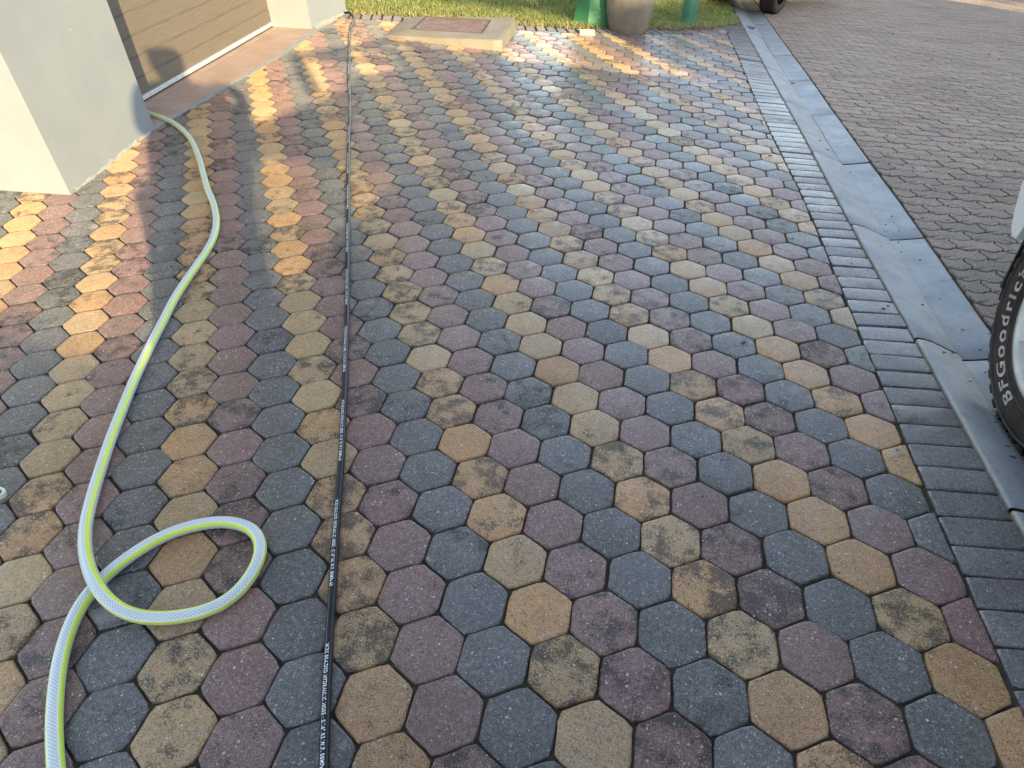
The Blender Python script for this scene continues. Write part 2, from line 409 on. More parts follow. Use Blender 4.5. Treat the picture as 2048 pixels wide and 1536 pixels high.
while s < s_[-1]-1.0:
    p, t = lawn_at(s); p2, t2 = lawn_at(s+.62); nrm = np.array((t[1], -t[0])); nrm2 = np.array((t2[1], -t2[0])); ln = 1.27
    A, B = p, p2; C_, D = p2+nrm2*ln, p+nrm*ln
    if p[0] > 7.3: ln = 1.0
    if not (-12.4 < p[0] < -6.3): lb.add([tuple(D), tuple(C_), tuple(B), tuple(A)], btint(), rng.beta(1, 4), rnd=.02)
    s += .625
tag(bk.build('paving_border', M_brick), kind='structure'); tag(lb.build('lawn_border', M_lawnb), kind='structure')

# kerb and gutter: separate cast stones with joints, one surface
def stones(name, ta, tb, prof, joints, gap=.08):
    V = []; Q = []; E_ = []; k = 0
    for y0, y1 in zip(joints[:-1], joints[1:]):
        ys = np.linspace(y0+gap/2, y1-gap/2, 9); ys = np.r_[ys[0], ys[0]+.03, ys[1:-1], ys[-1]-.03, ys[-1]]
        jit = rng.normal(0, .0012); n = len(prof)
        for j, yy in enumerate(ys):
            e_ = j in (0, len(ys)-1); xa, xb = f1(ta, yy), f1(tb, yy)
            for u, h in prof:
                V.append(L(xa+(xb-xa)*u, yy+.085*(xb-xa)*u, h+jit-(.004 if e_ else 0)+rng.normal(0, .0004)))
                E_.append(1. if (u < .06 or e_) else .0)
        for j in range(len(ys)-1):
            for i in range(n-1): a = k+j*n+i; Q.append((a, a+1, a+n+1, a+n))
        for j in (0, len(ys)-1):                                  # end faces down into the joint
            a0 = k+j*n
            for i in range(n-1):
                b = len(V); V.append(V[a0+i]-np.array((0, 0, .03))); V.append(V[a0+i+1]-np.array((0, 0, .03))); E_ += [1., 1.]
                Q.append((a0+i, a0+i+1, b+1, b))
        k = len(V)
    E_ = np.array(E_)
    return tag(npmesh(name, np.array(V), [np.array(Q)], M_kerb, cols={'edge': np.stack([E_]*3, 1)}, smooth=True), kind='structure')
kj = [-9.1, -2.4, 4.3]+[9.75, 16.2, 22.9, 29.85, 37.0, 43.6, 50.4, 57.4, 64.5, 71.6, 78.6, 85.6, 92.6]
gj = [-9.3, -2.6, 4.1]+[9.6, 16.15, 22.85, 29.3, 36.0, 43.2, 50.1, 57.1, 64.2, 71.3, 78.3, 85.3, 92.3]
stones('kerb', BRK_OUT, GROOVE, ((.035, -.03), (.035, .002), (.06, .005), (.12, .004), (.22, .001), (.36, -.006), (.55, -.022), (.80, -.044), (.97, -.056), (1.0, -.060)), kj)
stones('gutter', GROOVE, GUT_OUT, ((.0, -.060), (.10, -.058), (.3, -.055), (.6, -.047), (.9, -.039), (.975, -.037), (.975, -.07)), gj)

# road: zig-zag interlocking blocks
RH = -.034
def road_block(x0, y0, lx=1.345, ly=.672, amp=.055):
    """outline of one block, waved on all four sides, CCW"""
    def tz(t):  # trapezoid wave, period 1
        t = t % 1.; return max(-1, min(1, 4*abs(t-.5)*1.0-1)*1.0) if True else 0
    pts = []; nx, ny = 14, 4
    wx = lambda t: amp*max(-1, min(1, 1.9*math.cos(4*math.pi*t)))
    wy = lambda t: amp*1.15*max(-1, min(1, 1.9*math.sin(2*math.pi*(t))))
    for i in range(nx): t = i/nx; pts.append((x0+lx*t, y0+wx(t)))
    for i in range(ny): t = i/ny; pts.append((x0+lx+wy(t), y0+ly*t+amp))
    for i in range(nx): t = 1-i/nx; pts.append((x0+lx*t, y0+ly+wx(t)))
    for i in range(ny): t = 1-i/ny; pts.append((x0+wy(t), y0+ly*t+amp))
    return pts
def ring_inset(P, d):
    P = np.array(P); t = np.roll(P, -1, 0)-np.roll(P, 1, 0); t /= np.maximum(np.hypot(*t.T), 1e-6)[:, None]
    return P+np.stack([-t[:, 1], t[:, 0]], 1)*d
def build_road():
    V = []; T = []; Rn = []; E_ = []; cnt = 0
    template = np.array(road_block(0, 0)); n = len(template)
    rings = [(ring_inset(template, .025), -.02, 1.), (ring_inset(template, .025), -.003, 1.), (ring_inset(template, .042), -.0004, .4), (ring_inset(template, .075), .0, .0)]
    cen = template.mean(0)
    row = 0; y = -4.
    while y < 98:
        xs = f1(GUT_OUT, y)+.05
        x = xs-(row % 2)*.672-rng.random()*.0
        while x < 56:
            c = L(x+.67, y+.33, RH)
            near = in_view(c, 230)
            if near:
                XY = np.concatenate([r_[0] for r_ in rings]+[cen[None]])+np.array((x, y)); XY = XY+rng.normal(0, .0035, XY.shape)+rng.normal(0, .008, 2)
                if XY[:, 0].min() < xs: XY[:, 0] = np.maximum(XY[:, 0], xs+.004*np.arange(len(XY))/len(XY))
                if XY[:, 0].max()-xs > .15:
                    H = np.concatenate([np.full(n, r_[1]) for r_ in rings]+[[0.]])+RH+rng.normal(0, .0011)+((XY-XY.mean(0))@rng.normal(0, .0022, 2))*W0*2
                    V.append(L(XY[:, 0], XY[:, 1]+.06*(XY[:, 0]-11), H))
                    t = np.array((.335, .245, .180))*(1+rng.normal(0, .10))*np.array((1+rng.normal(0, .03), 1, 1+rng.normal(0, .03)))
                    T.append(np.tile(t, (len(XY), 1))); Rn.append(np.tile([rng.random(), rng.random(), rng.random(), rng.beta(1, 4)*.5], (len(XY), 1)))
                    E_.append(np.concatenate([np.full(n, r_[2]) for r_ in rings]+[[0.]])); cnt += 1
            x += 1.345
        y += .672; row += 1
    m = n*len(rings)+1; base = np.arange(cnt)*m; q = []
    for k in range(len(rings)-1):
        for i in range(n): q.append((k*n+i, k*n+(i+1) % n, (k+1)*n+(i+1) % n, (k+1)*n+i))
    t = [((len(rings)-1)*n+i, (len(rings)-1)*n+(i+1) % n, len(rings)*n) for i in range(n)]
    Q = (np.array(q)[None]+base[:, None, None]).reshape(-1, 4); TT = (np.array(t)[None]+base[:, None, None]).reshape(-1, 3)
    E_ = np.concatenate(E_)
    tag(npmesh('road', np.concatenate(V), [Q, TT], M_road, cols={'tint': np.concatenate(T), 'rnd': np.concatenate(Rn), 'edge': np.stack([E_]*3, 1)}), kind='structure')
build_road()
tag(sheet('road_bedding', np.unique(np.r_[11.0, np.arange(11.4, 62, 1.2)]), np.arange(-14, 112, 1.2), RH-.011, M_sand,
          keep=lambda x, y: x > f1(GUT_OUT, y)+.3), kind='structure')

# ------------------------------------------------------------------ lawn
tag(sheet('lawn_soil', np.arange(-42, 9.6, .35), np.arange(36, 104, .35), -.004, M_soil,
          keep=lambda x, y: (y > f1(LAWN, np.clip(x, -22, 9.3))+.05) & (x < f1(BRK_OUT, y)-.15)), kind='structure')
def grass_mat():
    m = N('grass_blades'); t = m.attr('tint').outputs['Color']
    m.l(t, m.p.inputs['Base Color']); m.set(Roughness=.6, Specular_IOR_Level=.3)
    tr = m.n('BsdfTranslucent'); m.l(t, tr.inputs['Color']); mx = m.n('MixShader'); mx.inputs[0].default_value = .35
    m.l(m.p.outputs[0], mx.inputs[1]); m.l(tr.outputs[0], mx.inputs[2]); m.l(mx.outputs[0], m.t.nodes['Material Output'].inputs['Surface']); return m.m
def grass():
    n = 150000
    x = rng.uniform(-22, 9.3, n*2); y = rng.uniform(37, 80, n*2)
    ok = (y > f1(LAWN, x)-.10+rng.normal(0, .12, len(x))) & (x < f1(BRK_OUT, y)-.2+rng.normal(0, .05, len(x))) & (rng.random(len(x)) < np.clip(1.2-(y-42)/60, .25, 1))
    P = L(x, y, 0); ok &= in_view(P, 120); x, y, P = x[ok][:n], y[ok][:n], P[ok][:n]; n = len(x)
    hh = rng.uniform(.018, .045, n)*(1+.35*np.sin(x*1.7+np.sin(y)*2)); ww = rng.uniform(.0022, .0042, n)*1.3; a = rng.uniform(0, 6.283, n); ln = rng.uniform(.2, .95, n)
    b = rng.uniform(0, 6.283, n); dx = np.stack([np.cos(a), np.sin(a), 0*a], 1)*ww[:, None]; le = np.stack([np.cos(b), np.sin(b), 0*b], 1)*(hh*ln)[:, None]
    up = np.stack([0*a, 0*a, hh], 1); P = P-np.array((0, 0, .004))
    V = np.stack([P-dx, P+dx, P+dx*.7+le*.4+up*.6, P-dx*.7+le*.4+up*.6, P+le+up], 1).reshape(-1, 3); i = np.arange(n)*5
    F = [np.stack([i, i+1, i+2, i+3], 1), np.stack([i+3, i+2, i+4], 1)]
    pat = .5+.5*np.sin(x*.9+2*np.sin(y*.35))*np.cos(y*.6+x*.3)
    dry = (rng.random(n) < .16+.16*pat+.45*np.exp(-np.maximum(y-f1(LAWN, x), 0)/1.1))
    c = np.where(dry[:, None], np.array((.42, .38, .18)), np.array((.225, .31, .085)))*(rng.uniform(.6, 1.25, n))[:, None]
    c[:, 0] *= rng.uniform(.8, 1.35, n)
    tag(npmesh('lawn_grass', V, F, grass_mat(), smooth=False, cols={'tint': np.repeat(c, 5, 0)}), 'short sunlit lawn grass growing behind the driveway', 'grass', kind='stuff')
grass()
def litter():
    V = []; F = []; c = []; i = 0
    spots = [(-1.9, 7.3, 70, .9), (0.9, 8.0, 0, 0)]
    pts = []
    for k in range(340):       # along the lawn edge between the pot and the round post
        u = rng.random(); X = .42+u*.75; Y = 7.36+u*.62+rng.normal(0, .05); pts.append((X, Y, .02*rng.random()+.004, .016))
    for k in range(70):        # scattered along the lawn edge
        p, t = lawn_at(rng.uniform(16, s_[-1]-1)); w_ = L(p[0], p[1]+rng.normal(.1, .35), 0); pts.append((w_[0], w_[1], .006, .014))
    for X, Y, z, sz in pts:
        z += gz(X, Y); a = rng.uniform(0, 6.28); n_ = rng.normal(0, .45, 2); l_ = sz*rng.uniform(.6, 1.5); b_ = l_*rng.uniform(.25, .5)
        ax = np.array((math.cos(a), math.sin(a), n_[0]*.6)); bx = np.array((-math.sin(a), math.cos(a), n_[1]*.6)); o = np.array((X, Y, z))
        V += [o-ax*l_, o-bx*b_, o+ax*l_+np.array((0, 0, l_*.3)), o+bx*b_+np.array((0, 0, l_*.2))]; F.append((i, i+1, i+2, i+3)); i += 4
        t = np.array((.26, .135, .055))*rng.uniform(.4, 1.3); c += [t]*4
    m = N('dry_leaf'); m.l(m.attr('tint').outputs['Color'], m.p.inputs['Base Color']); m.set(Roughness=.8)
    tag(npmesh('leaf_litter', np.array(V), [np.array(F)], m.m, smooth=False, cols={'tint': np.array(c)}), 'dry brown leaves lying along the lawn edge by the posts', 'leaves', kind='stuff')
litter()
def un(u, v, h=0.):
    """photo pixel -> lattice x, y at height h over the ground"""
    d = RC @ Vector(((u-1024)/1294.2, -(v-768)/1294.2, -1.0)); t = (0-CAM.z)/d.z
    for _ in range(14): P = CAM+d*t; x, yy = inv(P); t = (float(L(x, yy, h)[2])-CAM.z)/d.z
    return x, yy, h
def debris():
    """small dark twigs and seeds lying on kerb, bricks and pavers"""
    spots = [(1487, 686, 9), (1468, 333, 6), (1540, 312, 8), (1585, 168, 7), (1770, 380, 6), (1845, 610, 6), (1925, 660, 5), (1905, 707, 6), (1940, 763, 6), (1767, 618, 7), (1776, 612, 5), (1655, 300, 5), (1980, 668, 6), (1970, 745, 6),
             (2025, 915, 10), (2015, 893, 7), (1990, 845, 5), (1860, 500, 5), (1796, 486, 5), (1810, 430, 5), (1771, 450, 4), (1888, 705, 6), (1640, 282, 5), (1700, 345, 4), (1880, 598, 4), (1905, 560, 4), (1840, 520, 4), (1770, 362, 4), (1960, 700, 4), (1935, 815, 5)]
    for k in range(70): spots.append((rng.uniform(900, 2040), rng.uniform(150, 1500), rng.uniform(2, 4.5)))
    for k in range(70): spots.append((rng.uniform(1750, 2040), rng.uniform(60, 560), rng.uniform(2, 4.5)))
    bm = bmesh.new()
    for u, v, s_px in spots:
        d = RC @ Vector(((u-1024)/1294.2, -(v-768)/1294.2, -1.0)); t = (0-CAM.z)/d.z
        for _ in range(12):
            P = CAM+d*t; x, yy = inv(P); h = 0
            if x > float(f1(BRK_OUT, yy)): h = -.02 if x < float(f1(GROOVE, yy)) else -.05 if x < float(f1(GUT_OUT, yy)) else RH
            zz = float(L(x, yy, h)[2]); t = (zz-CAM.z)/d.z
        dist = (P-CAM).length; l_ = s_px/1294.2*dist*.62; a = rng.uniform(-.5, .8)
        Mx = Matrix.Translation(P+Vector((0, 0, l_*.22))) @ Matrix.Rotation(a, 4, 'Z') @ Matrix.Diagonal((l_, l_*rng.uniform(.25, .5), l_*.22, 1))
        bmesh.ops.create_icosphere(bm, subdivisions=1, radius=1, matrix=Mx)
    o = bmobj('twig_debris', bm, plain('dark_debris', (.030, .024, .018), .8), smooth=True)
    tag(o, 'tiny dark twigs and seeds scattered over the kerb and pavers', 'debris', kind='stuff')
debris()
def residue():
    bm = bmesh.new(); lines = [((313, 258), (322, 262), (330, 268), (333, 276)), ((318, 276), (326, 274), (335, 269), (341, 266)), ((318, 338), (323, 344), (318, 350)), ((322, 341), (332, 337), (340, 331), (352, 334)), ((330, 347), (340, 342), (350, 338), (366, 330)), ((346, 331), (353, 329), (362, 332)), ((366, 327), (374, 322), (380, 316)), ((371, 329), (378, 335), (386, 333))]
    for ln in lines:
        for (u0, v0), (u1, v1) in zip(ln[:-1], ln[1:]):
            for t in np.linspace(0, 1, 6):
                x, yy, h = un(u0+(u1-u0)*t+rng.normal(0, .9), v0+(v1-v0)*t+rng.normal(0, .6), 0.); r_ = rng.uniform(.004, .011)
                bmesh.ops.create_icosphere(bm, subdivisions=1, radius=1, matrix=Matrix.Translation(Lv(x, yy, .0005)) @ Matrix.Rotation(rng.uniform(0, 3), 4, 'Z') @ Matrix.Diagonal((r_, r_*.6, .0012, 1)))
    tag(bmobj('mortar_residue', bm, plain('white_residue', (.55, .54, .50), .9), smooth=True), 'white mortar smears dried on the pavers beside the pale hose', 'residue', kind='stuff')

# ------------------------------------------------------------------ house with garage
def wall_mat():
    m = N('painted_plaster'); P = m.pos()
    c = m.mix(m.ramp(m.noise(P, 3, 3), .3, .7), (.235, .252, .262), (.262, .278, .285))
    c = m.mix(m.ramp(m.noise(P, 26, 4, .7), .62, .80, 0, .30), c, (.22, .22, .19))
    sc = m.n('Mapping'); m.l(P, sc.inputs[0]); sc.inputs['Scale'].default_value = (20, 9, 14); sc.inputs['Rotation'].default_value = (.5, .3, .2)
    v = m.vor(sc.outputs[0], 1.0); vr = m.n('SeparateColor'); m.l(m.vor(sc.outputs[0], 1.0, 'Color'), vr.inputs[0])
    c = m.mix(m.math('MULTIPLY', m.ramp(v, .10, .05), m.ramp(vr.outputs[0], .93, .96)), c, (.45, .45, .38))
    m.l(c, m.p.inputs['Base Color']); m.set(Roughness=.75)
    m.l(m.bump(m.noise(P, 420, 3), .25, .0012, m.bump(m.noise(P, 9, 3), .22, .008)), m.p.inputs['Normal']); return m.m
M_wall = wall_mat()
house = tag(empty('house', (-2.80, 3.16, gz(-2.80, 3.16))), 'pale plastered house corner with brown garage door beside the driveway', 'house')
def world_child(o, parent):      # keep world placement under a moved empty
    o.parent = parent; o.matrix_parent_inverse = Matrix.Translation(-Vector(parent.location)); return o
def wallpiece(name, foot, z0, z1, mat=None, bevel=.012):
    bm = bmesh.new(); prism(bm, [(x, y, z0) for x, y in foot], [(x, y, z1) for x, y in foot])
    return world_child(bmobj(name, bm, mat or M_wall, bevel=bevel), house)
near_foot = [(-5.4, 2.03), (-3.149, 2.178), (-2.724, 2.212), (-2.812, 3.160), (-3.22, 3.150), (-5.4, 3.12)]
wallpiece('wall', near_foot, -.42, 2.75)
wallpiece('wall', [(-3.22, 5.655), (-2.765, 5.640), (-2.690, 6.335), (-5.4, 6.40), (-5.4, 5.7)], -.42, 2.75)
wallpiece('lintel', [(-3.22, 3.10), (-2.84, 3.10), (-2.80, 5.70), (-3.22, 5.70)], 2.15, 2.75)
wallpiece('roof', [(-5.8, 1.7), (-2.35, 1.7), (-2.30, 6.7), (-5.8, 6.75)], 2.75, 2.95, plain('roof_fascia', (.5, .5, .46), .6))
wallpiece('back_wall', [(-5.4, 2.03), (-5.4, 6.4), (-5.6, 6.4), (-5.6, 2.03)], -.42, 2.75)
# garage door with embossed horizontal panels
def door_mat():
    m = N('garage_door_brown'); P = m.pos()
    st = m.n('Mapping'); m.l(P, st.inputs[0]); st.inputs['Scale'].default_value = (1, 3.2, 60)
    c = m.mix(m.ramp(m.noise(st.outputs[0], 1.6, 5, .6), .3, .7), (.140, .118, .090), (.172, .144, .110))
    c = m.mix(m.ramp(m.noise(P, 260, 2), .60, .70, 0, .5), c, (.28, .24, .18))
    m.l(c, m.p.inputs['Base Color']); m.set(Roughness=.55); m.l(m.bump(m.noise(st.outputs[0], 3, 4), .25, .002, m.bump(m.noise(P, 500, 2), .2, .001)), m.p.inputs['Normal']); return m.m
M_door = door_mat()
DX = -3.17; DB = -.052
def door():
    bm = bmesh.new(); z = DB; edges = [.051, .175, .301, .436, .56, .685, .81, .935, 1.06, 1.185, 1.31, 1.435, 1.56, 1.685, 1.81, 1.935, 2.06, 2.16]
    prof = [(DX, z)]
    for e in edges: prof += [(DX+.001, e-.007), (DX-.008, e-.003), (DX-.008, e+.002), (DX-.001, e+.006)]
    prof.append((DX, 2.18)); y0, y1 = 3.10, 5.665
    A = [bm.verts.new((x, y0, zz)) for x, zz in prof]; B = [bm.verts.new((x, y1, zz)) for x, zz in prof]
    for i in range(len(prof)-1): bm.faces.new((A[i], B[i], B[i+1], A[i+1]))
    c0 = bm.verts.new((DX-.05, y0, prof[0][1])); c1 = bm.verts.new((DX-.05, y1, prof[0][1])); c2 = bm.verts.new((DX-.05, y1, 2.18)); c3 = bm.verts.new((DX-.05, y0, 2.18))
    bm.faces.new((c0, c3, c2, c1)); bm.faces.new((A[0], c0, c1, B[0])); bm.faces.new((A[-1], B[-1], c2, c3))
    return world_child(bmobj('garage_door', bm, M_door), house)
gd = door()
bm = bmesh.new(); box(bm, (DX-.03, 3.10, -.088), (DX+.016, 5.665, -.058))
sealo = bmobj('bottom_rail', bm, plain('rail_aluminium', (.62, .62, .58), .45, metal=.2), bevel=.004); sealo.parent = gd
bm = bmesh.new(); box(bm, (DX-.03, 3.11, -.112), (DX+.006, 5.66, -.0885))
sealo = bmobj('rubber_seal', bm, plain('seal_rubber', (.03, .03, .03), .7)); sealo.parent = gd
# tiled threshold: pale mortar edge, pink tiles with dark joints
def tile_mat():
    m = N('threshold_tile'); P = m.pos(); s3 = m.n('SeparateXYZ'); m.l(P, s3.inputs[0])
    c = m.mix(m.ramp(m.noise(P, 6, 4), .3, .7), (.40, .27, .205), (.48, .34, .265)); c = m.mix(m.ramp(m.noise(P, 40, 3), .5, .8, 0, .3), c, (.56, .46, .36))
    # tile joints: one line along the door, cross joints every 0.62 m
    jx = m.math('LESS_THAN', m.math('ABSOLUTE', m.math('ADD', s3.outputs[0], 3.085)), .0018)
    fy = m.math('ABSOLUTE', m.math('SUBTRACT', m.math('FRACT', m.math('MULTIPLY', m.math('SUBTRACT', s3.outputs[1], 3.74), 1/.62)), .5))
    jy = m.math('GREATER_THAN', fy, .4972)
    c = m.mix(m.math('MULTIPLY', m.math('MAXIMUM', jx, jy), .8), c, (.10, .07, .05))
    m.l(c, m.p.inputs['Base Color']); m.set(Roughness=.45); return m.m
bm = bmesh.new(); prism(bm, [(-3.3, 3.06, -.3), (-2.838, 3.06, -.3), (-2.715, 4.72, -.3), (-2.735, 5.70, -.3), (-3.3, 5.70, -.3)], [(-3.3, 3.06, -.100), (-2.838, 3.06, -.100), (-2.715, 4.72, -.100), (-2.735, 5.70, -.100), (-3.3, 5.70, -.100)])
th = world_child(bmobj('threshold', bm, tile_mat(), bevel=.003), house)
bm = bmesh.new(); pts = [(-2.838, 3.10), (-2.78, 3.72), (-2.715, 4.72), (-2.735, 5.66)]; out = [(-2.806, 3.12), (-2.748, 3.72), (-2.682, 4.72), (-2.700, 5.64)]
for i in range(3):
    n_ = 8
    for k in range(n_):
        t0, t1 = k/n_, (k+1)/n_; f = lambda A, t: (A[i][0]+(A[i+1][0]-A[i][0])*t, A[i][1]+(A[i+1][1]-A[i][1])*t)
        a, b, c_, d = f(pts, t0), f(pts, t1), f(out, t1), f(out, t0); jj = lambda: rng.normal(0, .0022)
        vs = [bm.verts.new((p[0]+jj(), p[1], zz)) for p, zz in ((a, -.3), (d, -.3), (c_, -.3), (b, -.3), (a, -.098), (d, -.104), (c_, -.104), (b, -.098))]
        for q in ((0, 1, 5, 4), (1, 2, 6, 5), (2, 3, 7, 6), (3, 0, 4, 7), (4, 5, 6, 7)): bm.faces.new([vs[j] for j in q])
e_ = bmobj('mortar_edge', bm, plain('grey_mortar', (.27, .28, .265), .85, bump=.4, scale=60)); e_.parent = th
# ragged plaster toe at the foot of the two piers
def toe(name, a, b):
    bm = bmesh.new(); n_ = 34; prev = None
    for k in range(n_+1):
        t = k/n_; X = a[0]+(b[0]-a[0])*t; Y = a[1]+(b[1]-a[1])*t; z0 = gz(X, Y)
        wd = abs(rng.normal(.006, .006))+.002; hh = abs(rng.normal(.010, .006))+.004
        cur = [bm.verts.new(v) for v in ((X-.004, Y, z0+hh+.004), (X+wd*.4, Y, z0+hh), (X+wd, Y, z0+.0015), (X+wd+.001, Y, z0-.02))]
        if prev:
            for i in range(3): bm.faces.new((prev[i], cur[i], cur[i+1], prev[i+1]))
        prev = cur
    return world_child(bmobj(name, bm, plain('toe_mortar', (.30, .30, .26), .9, bump=.5, scale=80), smooth=True), house)
toe('plaster_toe', (-2.728, 2.25), (-2.808, 3.12)); toe('plaster_toe', (-2.757, 5.66), (-2.69, 6.33))

# ------------------------------------------------------------------ manhole slab
def slab():
    t = tag(empty('manhole', (-1.47, 5.95, gz(-1.47, 5.95))), 'raised concrete slab with rusty manhole cover in front of the lawn', 'manhole')
    top = -.098
    o = [(-2.045, 5.615), (-1.0, 5.575), (-.925, 5.60), (-.940, 6.34), (-.965, 6.40), (-2.05, 6.27)]
    bo = [(-2.09, 5.58), (-1.0, 5.535), (-.905, 5.57), (-.925, 6.38), (-.95, 6.45), (-2.09, 6.33)]
    hole = [(-1.832, 5.792), (-1.142, 5.758), (-1.152, 6.248), (-1.835, 6.276)]
    bm = bmesh.new()
    z = lambda p: top-.035*max(0, (5.66-p[1])/.09)*.5
    To = [bm.verts.new((p[0], p[1], top-.006-.022*max(0, min(1, (-1.0-p[0])/1.05)))) for p in o]; Bo = [bm.verts.new((p[0], p[1], -.34)) for p in bo]
    Mi = [bm.verts.new((p[0]+(-1.48-p[0])*.05, p[1]+(5.97-p[1])*.05, top-.018*max(0, min(1, (-1.0-p[0])/1.05)))) for p in o]
    Ho = [bm.verts.new((p[0], p[1], top)) for p in hole]; Hb = [bm.verts.new((p[0], p[1], top-.05)) for p in hole]
    n = len(o)
    for i in range(n): j = (i+1) % n; bm.faces.new((Bo[i], Bo[j], To[j], To[i])); bm.faces.new((To[i], To[j], Mi[j], Mi[i]))
    for i in range(4): j = (i+1) % 4; bm.faces.new((Ho[i], Ho[j], Hb[j], Hb[i]))
    # top between outer and hole
    bm.faces.new((Mi[0], Mi[1], Ho[1], Ho[0])); bm.faces.new((Mi[1], Mi[2], Ho[1])); bm.faces.new((Mi[2], Mi[3], Ho[2], Ho[1])); bm.faces.new((Mi[3], Mi[4], Ho[2])); bm.faces.new((Mi[4], Mi[5], Ho[3], Ho[2])); bm.faces.new((Mi[5], Mi[0], Ho[0], Ho[3]))
    bmesh.ops.subdivide_edges(bm, edges=bm.edges[:], cuts=3, use_grid_fill=True)
    for v in bm.verts:
        v.co += Vector((rng.normal(0, .0018), rng.normal(0, .0018), rng.normal(0, .0012) if v.co.z > -.12 else 0))
    m = N('slab_concrete'); P = m.pos(); c = m.mix(m.ramp(m.noise(P, 4, 4), .3, .7), (.22, .19, .14), (.28, .24, .18)); c = m.mix(m.ramp(m.noise(P, 22, 5, .7), .55, .8, 0, .5), c, (.20, .165, .11))
    m.l(c, m.p.inputs['Base Color']); m.set(Roughness=.85); m.l(m.bump(m.noise(P, 60, 4), .4, .004), m.p.inputs['Normal'])
    world_child(bmobj('slab', bm, m.m, smooth=False), t)
    m = N('rusty_cover'); P = m.pos(); c = m.mix(m.ramp(m.noise(P, 14, 5, .65), .35, .65), (.20, .115, .09), (.25, .18, .15)); c = m.mix(m.ramp(m.noise(P, 7, 3), .60, .68), c, (.28, .26, .23)); c = m.mix(m.ramp(m.noise(P, 30, 4), .62, .70), c, (.12, .035, .03))
    m.l(c, m.p.inputs['Base Color']); m.set(Roughness=.8); m.l(m.bump(m.noise(P, 130, 4), .5, .003), m.p.inputs['Normal'])
    bm = bmesh.new(); c0 = Vector((-1.49, 6.02, 0)); q = [(p[0]+(c0.x-p[0])*.012, p[1]+(c0.y-p[1])*.012) for p in hole]
    prism(bm, [(x, y, top-.045) for x, y in q], [(x, y, top-.008) for x, y in q])
    cv = world_child(bmobj('cover', bm, m.m, bevel=.003), t)
    bm = bmesh.new()
    for i in range(4):
        a, b = Vector(hole[i]), Vector(hole[(i+1) % 4]); d = (b-a).normalized(); nn = Vector((-d.y, d.x))*.012
        prism(bm, [(*(a+nn*s_1), top-.03) for s_1 in (0,)]+[(*(b), top-.03), (*(b+nn), top-.03), (*(a+nn), top-.03)], [(*a, top+.0015), (*b, top+.0015), (*(b+nn), top+.0015), (*(a+nn), top+.0015)])
    world_child(bmobj('cover_frame', bm, plain('frame_iron', (.10, .075, .065), .75)), t)
slab()

# ------------------------------------------------------------------ green posts, pot, loose stone
def chipped(name, a, b, sc=9, thr=.60, und=(.03, .05, .05)):
    m = N(name); P = m.pos(); c = m.mix(m.ramp(m.noise(P, 5, 3), .3, .7), a, b); c = m.mix(m.ramp(m.noise(P, sc*3, 5, .7), thr, thr+.04), c, und)
    m.l(c, m.p.inputs['Base Color']); m.set(Roughness=.5); m.l(m.bump(m.noise(P, 40, 4), .2, .003), m.p.inputs['Normal']); return m.m
def green_box():
    """sheet-metal service pillar, corner towards the camera, foot flared"""
    M_g = chipped('green_enamel', (.04, .185, .075), (.05, .22, .095), 8, .72, (.06, .16, .09))
    bx, by = -.268, 7.02; z0 = gz(bx, by)
    t = tag(empty('utility_pillar', (bx, by, z0)), 'square green metal utility pillar between the grey pot and the manhole', 'utility pillar')
    bm = bmesh.new(); levels = [(0.0, .030), (.015, .026), (.16, 0), (.26, -.004), (.6, 0), (1.1, 0)]; prev = None
    base = [Vector((0, 0)), Vector((.20, .075)), Vector((.135, .235)), Vector((-.150, .10))]; c0 = Vector((.03, .10))
    for h, fl in levels:
        ring = []
        for p in base:
            d = (p-c0).normalized()*fl; ring.append(bm.verts.new((p.x+d.x, p.y+d.y, h-.02)))
        if prev:
            for i in range(4): bm.faces.new((prev[i], prev[(i+1) % 4], ring[(i+1) % 4], ring[i]))
        else: bm.faces.new(ring[::-1])
        prev = ring
    bm.faces.new(prev)
    bmobj('casing', bm, M_g, t, bevel=.006, smooth=False)
    bm = bmesh.new()
    for h in (.08, .16): bmesh.ops.create_icosphere(bm, subdivisions=2, radius=.0065, matrix=Matrix.Translation((.105, .034, h)))
    bmobj('bolt', bm, plain('bolt_steel', (.45, .55, .45), .4), t, smooth=True)
    bm = bmesh.new(); prism(bm, [(-.145, .07, -.03), (.0, -.055, -.03), (.24, .055, -.03), (.15, .28, -.03)], [(-.145, .07, .006), (.0, -.055, .006), (.24, .055, .006), (.15, .28, .006)])
    bmobj('footing', bm, plain('footing_grey', (.13, .125, .12), .85, bump=.4), t, bevel=.004)
green_box()
